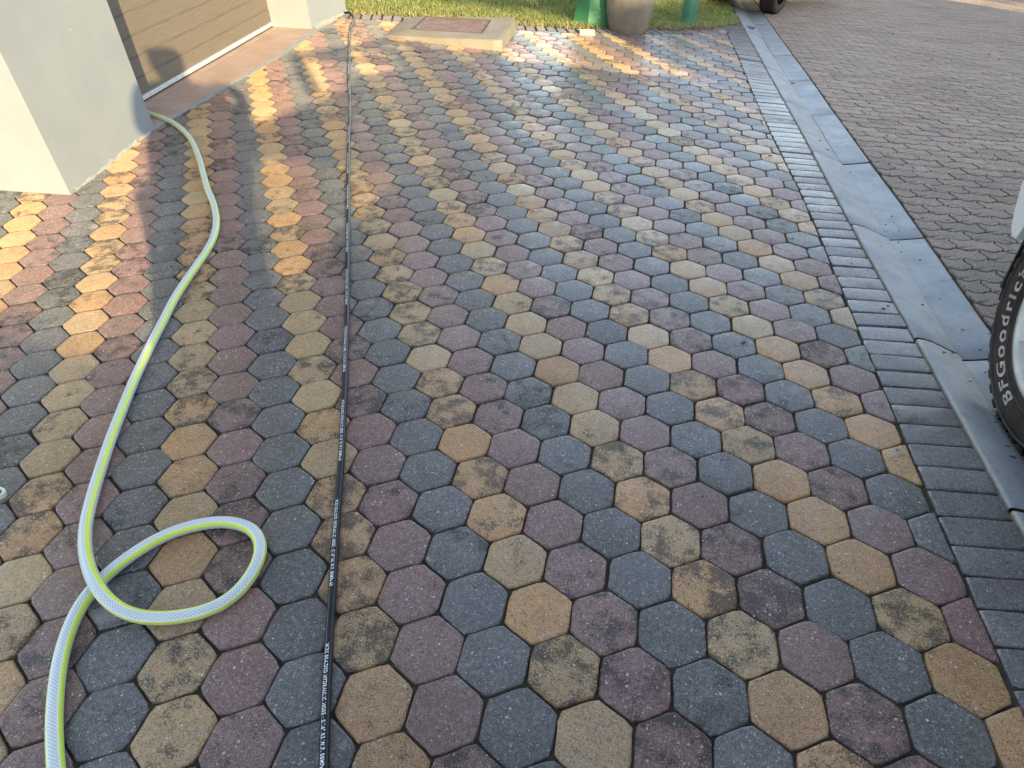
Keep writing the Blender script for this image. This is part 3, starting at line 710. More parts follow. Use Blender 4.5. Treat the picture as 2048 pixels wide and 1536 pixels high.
def pot():
    px_, py_ = .150, 7.03; z0 = gz(px_, py_)-.012
    t = tag(empty('plant_pot', (px_, py_, z0)), 'big round grey brown cement pot standing between the two green posts', 'plant pot')
    m = N('cement_pot'); P = m.pos(); c = m.mix(m.ramp(m.noise(P, 7, 4), .3, .7), (.19, .155, .115), (.26, .215, .16)); c = m.mix(m.ramp(m.noise(P, 90, 3, .7), .5, .7, 0, .5), c, (.32, .28, .22)); c = m.mix(m.ramp(m.noise(P, 16, 4), .58, .72, 0, .5), c, (.15, .13, .11))
    m.l(c, m.p.inputs['Base Color']); m.set(Roughness=.9); m.l(m.bump(m.noise(P, 160, 4), .6, .003), m.p.inputs['Normal'])
    bm = bmesh.new(); lathe(bm, [(.0, 0), (.165, 0), (.180, .006), (.196, .03), (.225, .14), (.245, .26), (.256, .38), (.252, .52), (.232, .66), (.205, .74), (.222, .78), (.222, .80), (.19, .80), (.18, .72)], 64)
    bmobj('pot_body', bm, m.m, t, smooth=True)
    bm = bmesh.new(); prev = None                     # casting seam down the side facing the drive
    for r_, h in [(.196, .03), (.225, .14), (.245, .26), (.256, .38), (.252, .52), (.232, .66)]:
        a = R(230); cur = [bm.verts.new(((r_+dr)*math.cos(a+da), (r_+dr)*math.sin(a+da), h)) for da, dr in ((-.035, -.001), (0, .004), (.035, -.001))]
        if prev:
            for i in range(2): bm.faces.new((prev[i], prev[i+1], cur[i+1], cur[i]))
        prev = cur
    bmobj('seam', bm, m.m, t, smooth=True)
    bm = bmesh.new(); lathe(bm, [(.0, .70), (.19, .70)], 32); bmobj('soil', bm, M_soil, t)
pot()
def round_post():
    bx, by = .806, 7.97; z0 = gz(bx, by)
    t = tag(empty('bollard', (bx, by, z0), (0, R(1.5), 0)), 'round teal green steel post with chipped paint on the lawn edge', 'post')
    bm = bmesh.new(); lathe(bm, [(0, -.05), (.088, -.05), (.086, .0), (.088, .25), (.088, .6), (.088, 1.0), (.078, 1.03), (0, 1.04)], 40)
    bmobj('shaft', bm, chipped('teal_paint', (.045, .165, .095), (.08, .23, .14), 5, .585, (.028, .075, .06)), t, smooth=True)
round_post()
bm = bmesh.new(); box(bm, (-.075, -.035, -.012), (.075, .04, .036)); bmesh.ops.subdivide_edges(bm, edges=bm.edges[:], cuts=3, use_grid_fill=True)
for v in bm.verts: v.co += Vector(rng.normal(0, .0022, 3).tolist())
o = bmobj('stone_block', bm, plain('pale_sandstone', (.56, .50, .34), .9, bump=.5, scale=50), bevel=.003, smooth=False, loc=(-.243, 6.60, gz(-.243, 6.60)))
o.rotation_euler = (0, 0, .12); tag(o, 'small pale stone block lying before the green utility pillar', 'stone')

# ------------------------------------------------------------------ hoses
def path(pts, step=.03):
    """Catmull-Rom through lattice points -> evenly spaced world points at ground height"""
    P = np.array(pts, float); P = np.c_[P[:, 0], P[:, 1], P[:, 2] if P.shape[1] > 2 else 0*P[:, 0]]; out = []
    for i in range(len(P)-1):
        p0, p1, p2, p3 = P[max(i-1, 0)], P[i], P[i+1], P[min(i+2, len(P)-1)]
        for t in np.linspace(0, 1, 24, endpoint=False): out.append(.5*((2*p1)+(-p0+p2)*t+(2*p0-5*p1+4*p2-p3)*t*t+(-p0+3*p1-3*p2+p3)*t**3))
    out.append(P[-1]); Q = np.array(out)
    Wd = L(Q[:, 0], Q[:, 1], Q[:, 2]); d = np.r_[0, np.cumsum(np.linalg.norm(Wd[1:]-Wd[:-1], axis=1))]
    s = np.arange(0, d[-1], step); return np.stack([np.interp(s, d, Wd[:, i]) for i in range(3)], 1), s
def tube(name, W, s, rad, mat, parent=None, n=20, squash=1.0):
    T = np.gradient(W, axis=0); T /= np.linalg.norm(T, axis=1)[:, None]; U = np.tile((0, 0, 1.), (len(W), 1)); U -= (U*T).sum(1)[:, None]*T; U /= np.linalg.norm(U, axis=1)[:, None]; B = np.cross(T, U)   # B points to the left hand of travel? (T x U = right)
    a = np.linspace(0, 2*np.pi, n+1)                       # a = 0 on top, positive towards the right hand
    V = W[:, None]+rad*(np.cos(a)[None, :, None]*U[:, None]*squash+np.sin(a)[None, :, None]*B[:, None])
    A_ = np.stack([np.broadcast_to(a/(2*np.pi), V.shape[:2]), np.broadcast_to(s[:, None], V.shape[:2]), np.zeros(V.shape[:2])], -1).reshape(-1, 3)
    m = n+1; i = np.arange(len(W)-1)[:, None]*m+np.arange(n)[None]; i = i.ravel()
    F = np.stack([i, i+1, i+m+1, i+m], 1)
    cap = [np.arange(n)[None]+(len(W)-1)*m]
    return npmesh(name, V.reshape(-1, 3), [F]+cap, mat, parent, cols={'tube': A_}), (W, T, U, B)
def hose_mat():
    m = N('braided_pvc'); s3 = m.n('SeparateXYZ'); m.l(m.attr('tube').outputs['Vector'], s3.inputs[0]); a, s = s3.outputs[0], s3.outputs[1]
    # braid: two families of helical threads
    def helix(sign):
        f = m.math('FRACT', m.math('ADD', m.math('MULTIPLY', s, 105.), m.math('MULTIPLY', a, 13.*sign))); return m.math('ABSOLUTE', m.math('SUBTRACT', f, .5))
    br = m.math('MAXIMUM', m.ramp(helix(1), .22, .42), m.ramp(helix(-1), .22, .42))
    c = m.mix(br, (.38, .45, .50), (.66, .71, .68))
    # two lime stripes that twist slowly round the tube
    tw = m.math('MULTIPLY', m.math('SINE', m.math('ADD', m.math('MULTIPLY', s, 1.1), .6)), .05)
    def stripe(c0, w_):
        d = m.math('ABSOLUTE', m.math('SUBTRACT', m.math('FRACT', m.math('ADD', m.math('SUBTRACT', m.math('ADD', a, tw), c0), .5)), .5)); return m.ramp(d, w_, w_-.012)
    st = m.math('MAXIMUM', stripe(.835, .066), stripe(.185, .045)); st2 = m.math('MAXIMUM', stripe(.845, .075), stripe(.175, .085))
    c = m.mix(st2, c, (.74, .76, .58)); c = m.mix(st, c, (.62, .76, .085))
    P = m.pos(); c = m.mix(m.ramp(m.noise(P, 9, 4), .5, .75, 0, .35), c, m.mix(.5, c, (.5, .45, .38)))
    m.l(c, m.p.inputs['Base Color']); m.set(Roughness=.34, Specular_IOR_Level=.5, Coat_Weight=.3, Coat_Roughness=.25, Subsurface_Weight=.15, Subsurface_Radius=(.01, .01, .006), Subsurface_Scale=.6)
    m.l(m.bump(br, .25, .0008), m.p.inputs['Normal']); return m.m
YR = .0175
ypx = [(290, 224), (303, 229), (322, 235), (345, 245), (368, 263), (385, 285), (399, 320), (407, 350), (415, 378), (426, 405), (432, 430), (432, 455), (425, 480), (411, 506), (393, 532), (370, 565), (348, 600), (325, 645), (299, 695), (270, 757), (245, 818), (221, 880), (200, 942), (182, 1003), (171, 1055),
       (170, 1100), (178, 1140), (192, 1172), (213, 1200), (243, 1222), (280, 1234), (322, 1237), (365, 1233), (405, 1224), (443, 1208), (476, 1183), (502, 1150), (518, 1115), (519, 1085), (505, 1062), (480, 1050), (447, 1045), (405, 1049), (358, 1061), (308, 1083), (262, 1112), (222, 1143), (185, 1180), (156, 1222), (135, 1270), (120, 1325), (111, 1390), (108, 1460), (112, 1540), (122, 1620), (140, 1720)]
yl = []
for i, (u, v) in enumerate(ypx):
    lift = .038*math.exp(-((i-27)/2.6)**2) if 20 < i < 40 else 0
    yl.append(un(u, v, YR+.001+lift))
Wy, sy = path(yl, .006)
ho, _ = tube('garden_hose', Wy, sy, YR, hose_mat(), n=28)
tag(ho, 'thick pale braided garden hose with lime stripes looped on the pavers', 'hose')
def rubber():
    m = N('hose_rubber'); P = m.pos(); c = m.mix(m.ramp(m.noise(P, 30, 3), .3, .7), (.003, .005, .009), (.008, .011, .018)); m.l(c, m.p.inputs['Base Color'])
    m.set(Roughness=.2, Specular_IOR_Level=.35); s3 = m.n('SeparateXYZ'); m.l(m.attr('tube').outputs['Vector'], s3.inputs[0])
    f = m.math('ABSOLUTE', m.math('SUBTRACT', m.math('FRACT', m.math('ADD', m.math('MULTIPLY', s3.outputs[1], 110.), m.math('MULTIPLY', s3.outputs[0], 6.))), .5)); m.l(m.bump(m.ramp(f, .1, .4), .15, .0006), m.p.inputs['Normal']); return m.m
BR_ = .0112
bpx = [(688, 26), (697, 25), (704, 29), (708, 35), (707, 44), (702, 57), (699.5, 72), (699, 100), (698, 140), (699, 175), (700, 230), (698, 262), (696.5, 330), (696.5, 430), (695, 530), (694, 640), (691.5, 700), (690, 760), (687, 830), (684, 900), (678, 980), (673, 1050), (665, 1180), (658, 1290), (652, 1400), (648, 1536), (644, 1680)]
Wb, sb = path([un(u, v, BR_+.0005) for u, v in bpx], .01)
bo_, fr = tube('hydraulic_hose', Wb, sb, BR_, rubber(), n=20)
tag(bo_, 'long thin black rubber hydraulic hose running straight down the driveway', 'hose')
def print_text(body, W, s, T, U, B, rad, s0, length, height, ang, mat, parent, name='printed_text'):
    """text wrapped onto the hose, reading along the direction of travel, letter tops to the left hand"""
    cu = bpy.data.curves.new('txt', 'FONT'); cu.body = body; cu.size = 1.0; cu.resolution_u = 3; cu.space_character = 1.12; cu.offset = .022
    to = bpy.data.objects.new('txt', cu); S.collection.objects.link(to)
    dg = bpy.context.evaluated_depsgraph_get(); me = bpy.data.meshes.new_from_object(to.evaluated_get(dg)); bpy.data.objects.remove(to)
    V = np.array([v.co[:] for v in me.vertices]); x0, x1 = V[:, 0].min(), V[:, 0].max(); cap = .70
    ss = s0+(V[:, 0]-x0)/(x1-x0)*length; hh = (V[:, 1]/cap-.5)*height; a = ang-hh/rad      # left hand is the negative side
    f = lambda A: np.stack([np.interp(ss, s, A[:, i]) for i in range(3)], 1)
    C_, Uu, Bb = f(W), f(U), f(B)
    P = C_+(rad+.0005)*(np.cos(a)[:, None]*Uu+np.sin(a)[:, None]*Bb)
    for v, p in zip(me.vertices, P): v.co = p
    me.name = name; me.materials.clear(); me.materials.append(mat); return link(bpy.data.objects.new(name, me), parent)
M_print = plain('white_print', (.78, .80, .82), .6, var=.18, scale=300)
WT = fr
TOT = sb[-1]
def s_of(v):     # travel length where the hose passes photo row v
    d = (Wb-np.array(CAM)) @ np.array(RC); vv = 768-1294.2*d[:, 1]/-d[:, 2]; return float(np.interp(v, vv, sb))
sA = s_of(1290); sB = s_of(1003); period = sA-sB; ln_ = s_of(1176)-sB
k = 0
while sA+period-k*period > .25 and k < 16:
    s0 = sA+period-k*period
    if s0+ln_ < TOT: print_text('WIRE BRAIDED HYDRAULIC HOSE \u00b7 5/16" R2 W.P. 50MPa 60', *WT[0:1], sb, WT[1], WT[2], WT[3], BR_, s0, ln_, .0085, .18, M_print, bo_)
    k += 1

# ------------------------------------------------------------------ sandal tip at the left edge
def sandal():
    c = Lv(*un(-78, 1003)); z = c.z
    t = tag(empty('sandal', (c.x, c.y, z), (0, 0, R(20))), 'toe of a pale blue sandal with cream rim at the left edge', 'sandal')
    def outline(sx, sy, n=40): return [(sx*math.cos(a)*(1+.12*math.cos(a)), sy*math.sin(a)*(1-.10*math.cos(a))) for a in np.linspace(0, 2*math.pi, n, endpoint=False)]
    bm = bmesh.new(); prism(bm, [(x, y, .002) for x, y in outline(.118, .044)], [(x, y, .020) for x, y in outline(.122, .047)]); bmobj('sole', bm, plain('sole_cream', (.66, .68, .52), .6), t, bevel=.004, smooth=False)
    bm = bmesh.new(); prism(bm, [(x, y, .0195) for x, y in outline(.112, .0385)], [(x, y, .0225) for x, y in outline(.112, .0385)]); bmobj('insole_edge', bm, plain('edge_green', (.05, .09, .06), .6), t)
    bm = bmesh.new(); prism(bm, [(x, y, .0195) for x, y in outline(.108, .036)], [(x, y, .0245) for x, y in outline(.108, .036)]); bmobj('insole', bm, plain('insole_blue', (.42, .55, .66), .6), t, bevel=.002)
    bm = bmesh.new(); prev = None
    for a in np.linspace(-1.5, 1.5, 14):
        cur = [bm.verts.new((-.005+dx, .047*math.sin(a), .022+.035*math.cos(a))) for dx in (-.018, .018)]
        if prev: bm.faces.new((prev[0], prev[1], cur[1], cur[0]))
        prev = cur
    bmobj('strap', bm, plain('strap_blue', (.30, .40, .50), .6), t, smooth=True)
sandal()

# ------------------------------------------------------------------ white off-road car parked on the right
M_white = None
def paint(name, col, rough=.28):
    m = N(name); P = m.pos(); c = m.mix(m.ramp(m.noise(P, 6, 4), .35, .75, 0, .35), col, tuple(x*.82 for x in col)); c = m.mix(m.ramp(m.noise(P, 240, 3), .66, .70, 0, .6), c, tuple(x*.45 for x in col))
    m.l(c, m.p.inputs['Base Color']); m.set(Roughness=rough, Coat_Weight=.6, Coat_Roughness=.12); return m.m
M_black = plain('black_plastic', (.012, .012, .013), .55)
def glass_mat():
    m = N('tinted_glass'); tr = m.n('BsdfTransparent'); tr.inputs['Color'].default_value = (.72, .74, .72, 1); gl = m.n('BsdfGlossy'); gl.inputs['Roughness'].default_value = .03
    fr_ = m.n('Fresnel'); fr_.inputs['IOR'].default_value = 1.45; mx = m.n('MixShader'); m.l(fr_.outputs[0], mx.inputs[0]); m.l(tr.outputs[0], mx.inputs[1]); m.l(gl.outputs[0], mx.inputs[2])
    m.l(mx.outputs[0], m.t.nodes['Material Output'].inputs['Surface']); return m.m
M_glass = glass_mat()
def tyre_mat():
    m = N('tyre_rubber'); P = m.n('TexCoord').outputs['Object']; c = m.mix(m.ramp(m.noise(P, 9, 4), .3, .75), (.022, .017, .014), (.055, .043, .036)); c = m.mix(m.ramp(m.noise(P, 45, 4, .7), .60, .75, 0, .5), c, (.12, .10, .085))
    m.l(c, m.p.inputs['Base Color']); m.set(Roughness=.62, Specular_IOR_Level=.4); m.l(m.bump(m.noise(P, 220, 3), .3, .0015, m.bump(m.noise(P, 26, 3), .2, .004)), m.p.inputs['Normal']); return m.m
M_tyre = tyre_mat()
M_alloy = plain('alloy_rim', (.80, .79, .70), .4, metal=.1, var=.1, scale=12)
M_alloyd = plain('alloy_spoke_shade', (.55, .54, .50), .4, metal=.3, scale=14)
def wheel(parent, loc, Rt, Rr, wd, detail, letters=False, side=1):
    """wheel standing in the y-z plane; its outer face looks to -x (side=1) or +x"""
    Mx = Matrix.Translation(loc) @ (Matrix() if side == 1 else Matrix.Rotation(math.pi, 4, 'Z'))
    wl = bpy.data.objects.new('wheel', None); link(wl, parent)
    bm = bmesh.new(); k = Rt-.012 if detail else Rt
    prof = [(Rr-.004, .012), (Rr+.006, -.004), (Rr+.030, -.006), (Rr+(k-Rr)*.42, -.012), (Rr+(k-Rr)*.62, -.011), (Rr+(k-Rr)*.80, -.002), (k-.018, .010), (k-.004, .024), (k, .040), (k, wd-.04), (k-.01, wd-.015), (k-.03, wd), (Rr+.02, wd+.004), (Rr, wd-.01)]
    lathe(bm, prof, 96 if detail else 48, 'X', Mx)
    bmobj('tyre', bm, M_tyre, wl, smooth=True); tyre = bpy.context.scene.objects[-1] if False else wl.children[-1]
    if detail:
        bm = bmesh.new(); nl = 46
        for i in range(nl):
            a = 2*math.pi*i/nl
            for row, (x0, x1, ph, wa) in enumerate(((.004, .052, 0, .56), (.060, .118, .5, .62), (.126, .184, .05, .62), (.192, .262, .5, .58))):
                aa = a+2*math.pi/nl*ph; hw = math.pi/nl*wa*(1 if (i+row) % 2 else .88)
                pts = []
                for dx, da, r_ in ((x0, -hw, k-.02), (x1, -hw*.8, k-.012), (x1, hw*.8, k-.012), (x0, hw, k-.02)):
                    pts.append((dx, aa+da+(dx-x0)*.9, r_))
                lo = [Mx @ Vector((x, r_*math.cos(t), r_*math.sin(t))) for x, t, r_ in pts]
                top = [Mx @ Vector((x+(.006 if j in (0, 3) and row == 0 else 0), (Rt+(.0 if row else -.004))*math.cos(t), (Rt+(.0 if row else -.004))*math.sin(t))) for j, (x, t, r_) in enumerate(pts)]
                prism(bm, lo, top)
            if i % 2 == 0:   # shoulder ribs running down the sidewall
                lo = []; top = []
                for x, t, r_ in ((.004, -.040, k-.045), (.010, -.040, k-.004), (.010, .034, k-.004), (.004, .034, k-.045)):
                    lo.append(Mx @ Vector((x+.012, r_*math.cos(a+t), r_*math.sin(a+t)))); top.append(Mx @ Vector((x-.0065, r_*math.cos(a+t*.9), r_*math.sin(a+t*.9))))
                prism(bm, lo, top)
        lg = bmobj('tread', bm, M_tyre, tyre, bevel=.0028, seg=1)
        # raised rings on the sidewall
        bm = bmesh.new()
        for rr_ in (Rr+.034, k-.040): lathe(bm, [(rr_-.003, -.006), (rr_-.001, -.0125), (rr_+.001, -.0125), (rr_+.003, -.006)], 96, 'X', Mx)
        bmobj('sidewall_rib', bm, M_tyre, tyre, smooth=True)
    # rim: lip, dish, spokes, hub
    bm = bmesh.new(); lathe(bm, [(Rr+.004, .004), (Rr+.002, -.008), (Rr-.012, -.010), (Rr-.018, .004), (Rr-.030, .030), (Rr-.040, .12), (.05, .13)], 72, 'X', Mx)
    rim = bmobj('rim', bm, M_alloyd, wl, smooth=True)
    bm = bmesh.new()
    for i in range(6):
        a = 2*math.pi*i/6+.52; ca, sa = math.cos(a), math.sin(a)
        def q(r_, t, x): return Mx @ Vector((x, r_*ca-t*sa, r_*sa+t*ca))
        lo = [q(.05, -.04, .05), q(Rr-.02, -.066, .045), q(Rr-.02, .066, .045), q(.05, .04, .05)]; top = [q(.05, -.032, .012), q(Rr-.012, -.052, .000), q(Rr-.012, .052, .000), q(.05, .032, .012)]
        prism(bm, lo, top)
    bmobj('spoke', bm, M_alloy, rim, bevel=.006)
    bm = bmesh.new(); lathe(bm, [(.075, .05), (.07, .0), (.05, -.01), (0, -.012)], 40, 'X', Mx); bmobj('hub_cap', bm, M_alloy, rim, smooth=True)
    if letters:
        cu = bpy.data.curves.new('txt', 'FONT'); cu.body = 'BFGoodrich'; cu.size = 1.0; cu.resolution_u = 4; cu.offset = .022; cu.space_character = 1.25; cu.extrude = 0
        to = bpy.data.objects.new('txt', cu); S.collection.objects.link(to); dg = bpy.context.evaluated_depsgraph_get(); me = bpy.data.meshes.new_from_object(to.evaluated_get(dg)); bpy.data.objects.remove(to)
        V = np.array([v.co[:] for v in me.vertices]); x0, x1 = V[:, 0].min(), V[:, 0].max(); a0, a1 = R(-81), R(5)
        for v in me.vertices:
            t = a0+(v.co.x-x0)/(x1-x0)*(a1-a0); r_ = .318+v.co.y/.7*.038
            f_ = (r_-Rr)/(k-Rr); off_ = np.interp(f_, (.25, .42, .62, .80), (-.006, -.012, -.011, -.002))-.0016
            v.co = Mx @ Vector((off_, r_*math.cos(t), r_*math.sin(t)))
        me.materials.clear(); me.materials.append(plain('sidewall_lettering', (.42, .39, .36), .7, var=.25, scale=40)); link(bpy.data.objects.new('sidewall_lettering', me), tyre)
    return wl
def suv():
    zc = -.115; org = Vector((1.73, 1.14, zc)); pitch = R(-4.0)
    t = tag(empty('parked_car', org, (pitch, 0, 0)), 'white off-road car with chunky lettered tyre parked along the kerb at the right edge', 'car')
    Mw = paint('white_paint', (.74, .76, .74)); Rt = .45
    wheel(t, Vector((0, 0, Rt)), Rt, .276, .27, True, True)
    wheel(t, Vector((0, -2.85, Rt)), Rt, .292, .27, False)
    wheel(t, Vector((1.72, 0, Rt)), Rt, .292, .27, False, side=-1); wheel(t, Vector((1.72, -2.85, Rt)), Rt, .292, .27, False, side=-1)
    def arc(cy, r_, a0, a1, n): return [(cy+r_*math.cos(R(a)), Rt+r_*math.sin(R(a))) for a in np.linspace(a0, a1, n)]
    # lower body side outline (y, z), front is +y
    out = arc(0, .53, 6, 182, 18)+[(-.62, .42)]+[(-2.26, .42)]+arc(-2.85, .53, -2, 182, 19)+[(-4.32, .52), (-4.44, .70), (-4.46, 1.22), (-.55, 1.24), (.30, 1.20), (.44, 1.12), (.62, .98), (.655, .82), (.655, .72), (.642, .65), (.610, .575), (.578, .525), (.550, .503)]
    x0, x1 = .012, 1.70
    bm = bmesh.new(); A = [bm.verts.new((x0+(.03 if z < .5 else 0), y, z)) for y, z in out]; B = [bm.verts.new((x1-(.03 if z < .5 else 0), y, z)) for y, z in out]; n = len(out)
    bm.faces.new(A); bm.faces.new(B[::-1])
    for i in range(n): j = (i+1) % n; bm.faces.new((A[i], B[i], B[j], A[j]))
    bmobj('body', bm, Mw, t, bevel=.018, seg=3)
    # wheel arch lips, black liners
    for cy in (0, -2.85):
        bm = bmesh.new(); f0 = 7 if cy == 0 else -4; a = arc(cy, .535, f0, 184, 25); b = arc(cy, .505, f0, 186, 25)
        for i in range(24):
            prism(bm, [(x0-.010, *a[i]), (x0-.010, *a[i+1]), (x0-.010, *b[i+1]), (x0-.010, *b[i])], [(x0+.05, *a[i]), (x0+.05, *a[i+1]), (x0+.05, *b[i+1]), (x0+.05, *b[i])])
        bmobj('wheel_arch', bm, Mw if cy == 0 else Mw, t)
        bm = bmesh.new(); a = arc(cy, .528, -20, 200, 25)
        for i in range(24):
            vs = [bm.verts.new((x, *p)) for x, p in ((.05, a[i]), (.05, a[i+1]), (.85, a[i+1]), (.85, a[i]))]; bm.faces.new(vs)
        bmobj('arch_liner', bm, M_black, t)
    bm = bmesh.new(); prism(bm, [(.06, .50, .30), (.06, .545, .30), (.40, .545, .30), (.40, .50, .30)], [(.06, .51, .58), (.06, .56, .58), (.40, .56, .58), (.40, .51, .58)]); bmobj('mud_flap', bm, M_black, t)
    bm = bmesh.new(); box(bm, (.34, -3.4, .34), (1.38, .45, .62)); bmobj('underbody', bm, M_black, t, bevel=.02)
    # cabin: pillars, roof, panes
    rz = 1.85; rf = 1.62; fr0 = (-.50, 1.22); fr1 = (-1.05, rf); re0 = (-4.42, 1.20); re1 = (-4.34, rz)
    bm = bmesh.new()
    prism(bm, [(x0+.10, fr1[0]-.0, rf-.10), (x1-.10, fr1[0], rf-.10), (x1-.08, re1[0], rz-.12), (x0+.08, re1[0], rz-.12)], [(x0+.14, fr1[0]-.03, rf), (x1-.14, fr1[0]-.03, rf), (x1-.13, re1[0]+.03, rz), (x0+.13, re1[0]+.03, rz)])
    bmobj('roof', bm, Mw, t, bevel=.02)
    for sx, sgn in ((x0+.015, 1), (x1-.015, -1)):
        tx = .08*sgn
        pil = [((fr0[0]-.02, 1.22), (fr1[0]+.02, rf-.05), .07), ((-1.42, 1.22), (-1.46, rf-.02), .10), ((-2.42, 1.22), (-2.44, rz-.08), .10), ((-4.36, 1.20), (-4.30, rz-.08), .13)]
        for (y0, z0), (y1, z1), wd in pil:
            bm = bmesh.new(); prism(bm, [(sx, y0-wd/2, z0-.02), (sx, y0+wd/2, z0-.02), (sx+.05*sgn, y0+wd/2, z0-.02), (sx+.05*sgn, y0-wd/2, z0-.02)], [(sx+tx, y1-wd/2, z1), (sx+tx, y1+wd/2, z1), (sx+tx+.05*sgn, y1+wd/2, z1), (sx+tx+.05*sgn, y1-wd/2, z1)])
            bmobj('pillar', bm, Mw, t)
        for k in range(3):
            (y0, z0), (y1, z1), w0_ = pil[k]; (y2, z2), (y3, z3), w1_ = pil[k+1]
            bm = bmesh.new(); bm.faces.new([bm.verts.new(p) for p in ((sx+.02*sgn, y0-w0_/2, z0), (sx+tx+.02*sgn, y1-w0_/2, z1), (sx+tx+.02*sgn, y3+w1_/2, z3), (sx+.02*sgn, y2+w1_/2, z2))]); bmobj('window', bm, M_glass, t)
        bm = bmesh.new(); box(bm, (sx-(.22 if sgn > 0 else -.02), -.78, 1.16), (sx-(.02 if sgn > 0 else -.22), -.64, 1.34)); bmobj('mirror', bm, M_black, t, bevel=.03)
    bm = bmesh.new(); bm.faces.new([bm.verts.new(p) for p in ((x0+.06, fr0[0], fr0[1]), (x1-.06, fr0[0], fr0[1]), (x1-.14, fr1[0], rf-.03), (x0+.14, fr1[0], rf-.03))]); bmobj('windscreen', bm, M_glass, t)
    bm = bmesh.new(); bm.faces.new([bm.verts.new(p) for p in ((x0+.06, re0[0]+.02, re0[1]), (x0+.14, re1[0], rz-.03), (x1-.14, re1[0], rz-.03), (x1-.06, re0[0]+.02, re0[1]))]); bmobj('rear_window', bm, M_glass, t)
    for k in range(2):
        bm = bmesh.new(); box(bm, (.18+k*.82, -1.55, .98), (.66+k*.82, -1.40, 1.52)); box(bm, (.30+k*.82, -1.52, 1.52), (.54+k*.82, -1.42, 1.68)); bmobj('seat', bm, M_black, t, bevel=.03)
    bm = bmesh.new(); box(bm, (x0+.02, -.63, 1.0), (x1-.02, -.40, 1.25)); bmobj('dashboard', bm, M_black, t, bevel=.02)
    bm = bmesh.new(); box(bm, (.25, .70, .58), (1.46, .78, .80)); bmobj('bumper', bm, M_black, t, bevel=.02)
    for k in range(2):
        bm = bmesh.new(); box(bm, (.12+k*1.20, .70, .86), (.38+k*1.20, .735, 1.02)); bmobj('headlight', bm, plain('lamp_glass', (.6, .62, .64), .1), t, bevel=.02)
    # unseen frame added to cast the arm-like shadow: legs, cross bars, dropping rail
    bm = bmesh.new()
    rail = [(-3.22, 2.14), (-2.15, 1.97), (-1.62, 1.92), (-1.10, 1.74)]
    for x in (.16,):
        for (y0, z0), (y1, z1) in zip(rail[:-1], rail[1:]):
            prism(bm, [(x-.02, y0, z0-.06), (x+.02, y0, z0-.06), (x+.02, y1, z1-.06), (x-.02, y1, z1-.06)], [(x-.02, y0, z0), (x+.02, y0, z0), (x+.02, y1, z1), (x-.02, y1, z1)])
        box(bm, (x-.03, -3.27, rz-.02), (x+.03, -3.13, 2.12)); box(bm, (x-.02, -2.17, rz-.02), (x+.02, -2.11, 1.94))
        box(bm, (x-.03, -1.65, rf-.02), (x+.03, -1.10, 1.76))
    for y, z in rail[:2]: box(bm, (.16, y-.02, z-.05), (1.50, y+.02, z-.01))
    bmobj('shadow_frame', bm, M_black, t)
suv()

# ------------------------------------------------------------------ car parked far up the street
def far_car():
    bx, by = 2.02, 10.62; z0 = float(Lv(*inv((bx, by)), RH).z)
    t = tag(empty('parked_car', (bx, by, z0), (R(-3.5), 0, R(-28))), 'dark car parked over the kerb beyond the lawn at the top of the photo', 'car')
    Mg = paint('dark_paint', (.045, .045, .05))
    def xl(p): return p
    wheel(t, Vector((1.55-1.55, 0, .34)), .34, .215, .22, False, side=1)
    wheel(t, Vector((-1.62+.0, .0, .34)), .34, .215, .22, False, side=1)
    wheel(t, Vector((.0, 2.6, .34)), .34, .215, .22, False, side=1); wheel(t, Vector((-1.62, 2.6, .34)), .34, .215, .22, False, side=1)
    bm = bmesh.new(); out = [(-.85, .34), (-.92, .60), (-.86, .95), (-.30, 1.02), (.35, 1.42), (1.9, 1.44), (2.6, 1.02), (3.45, .92), (3.5, .55), (3.4, .30), (3.0, .28), (2.93, .50), (2.6, .70), (2.27, .50), (2.2, .27), (.40, .27), (.33, .50), (0, .70), (-.33, .50), (-.42, .30)]
    A = [bm.verts.new((-1.66, y, z)) for y, z in out]; B = [bm.verts.new((.26, y, z)) for y, z in out]; n = len(out)
    bm.faces.new(A); bm.faces.new(B[::-1])
    for i in range(n): j = (i+1) % n; bm.faces.new((A[i], B[i], B[j], A[j]))
    bmobj('body', bm, Mg, t, bevel=.04, seg=2)
    bm = bmesh.new(); box(bm, (-1.3, -.5, .20), (-.1, 3.2, .42)); bmobj('underbody', bm, M_black, t)
    bm = bmesh.new(); box(bm, (-1.45, -.99, .44), (.05, -.88, .56)); bmobj('bumper', bm, M_black, t, bevel=.02)
    for x in (-1.5, -.18):
        bm = bmesh.new(); box(bm, (x, -.94, .72), (x+.28, -.88, .86)); bmobj('tail_light', bm, plain('tail_red', (.3, .01, .01), .2), t, bevel=.01)
    bm = bmesh.new(); bm.faces.new([bm.verts.new(p) for p in ((-1.5, -.315, 1.03), (.1, -.315, 1.03), (0, .33, 1.40), (-1.4, .33, 1.40))]); bmobj('rear_window', bm, M_glass, t)
far_car()

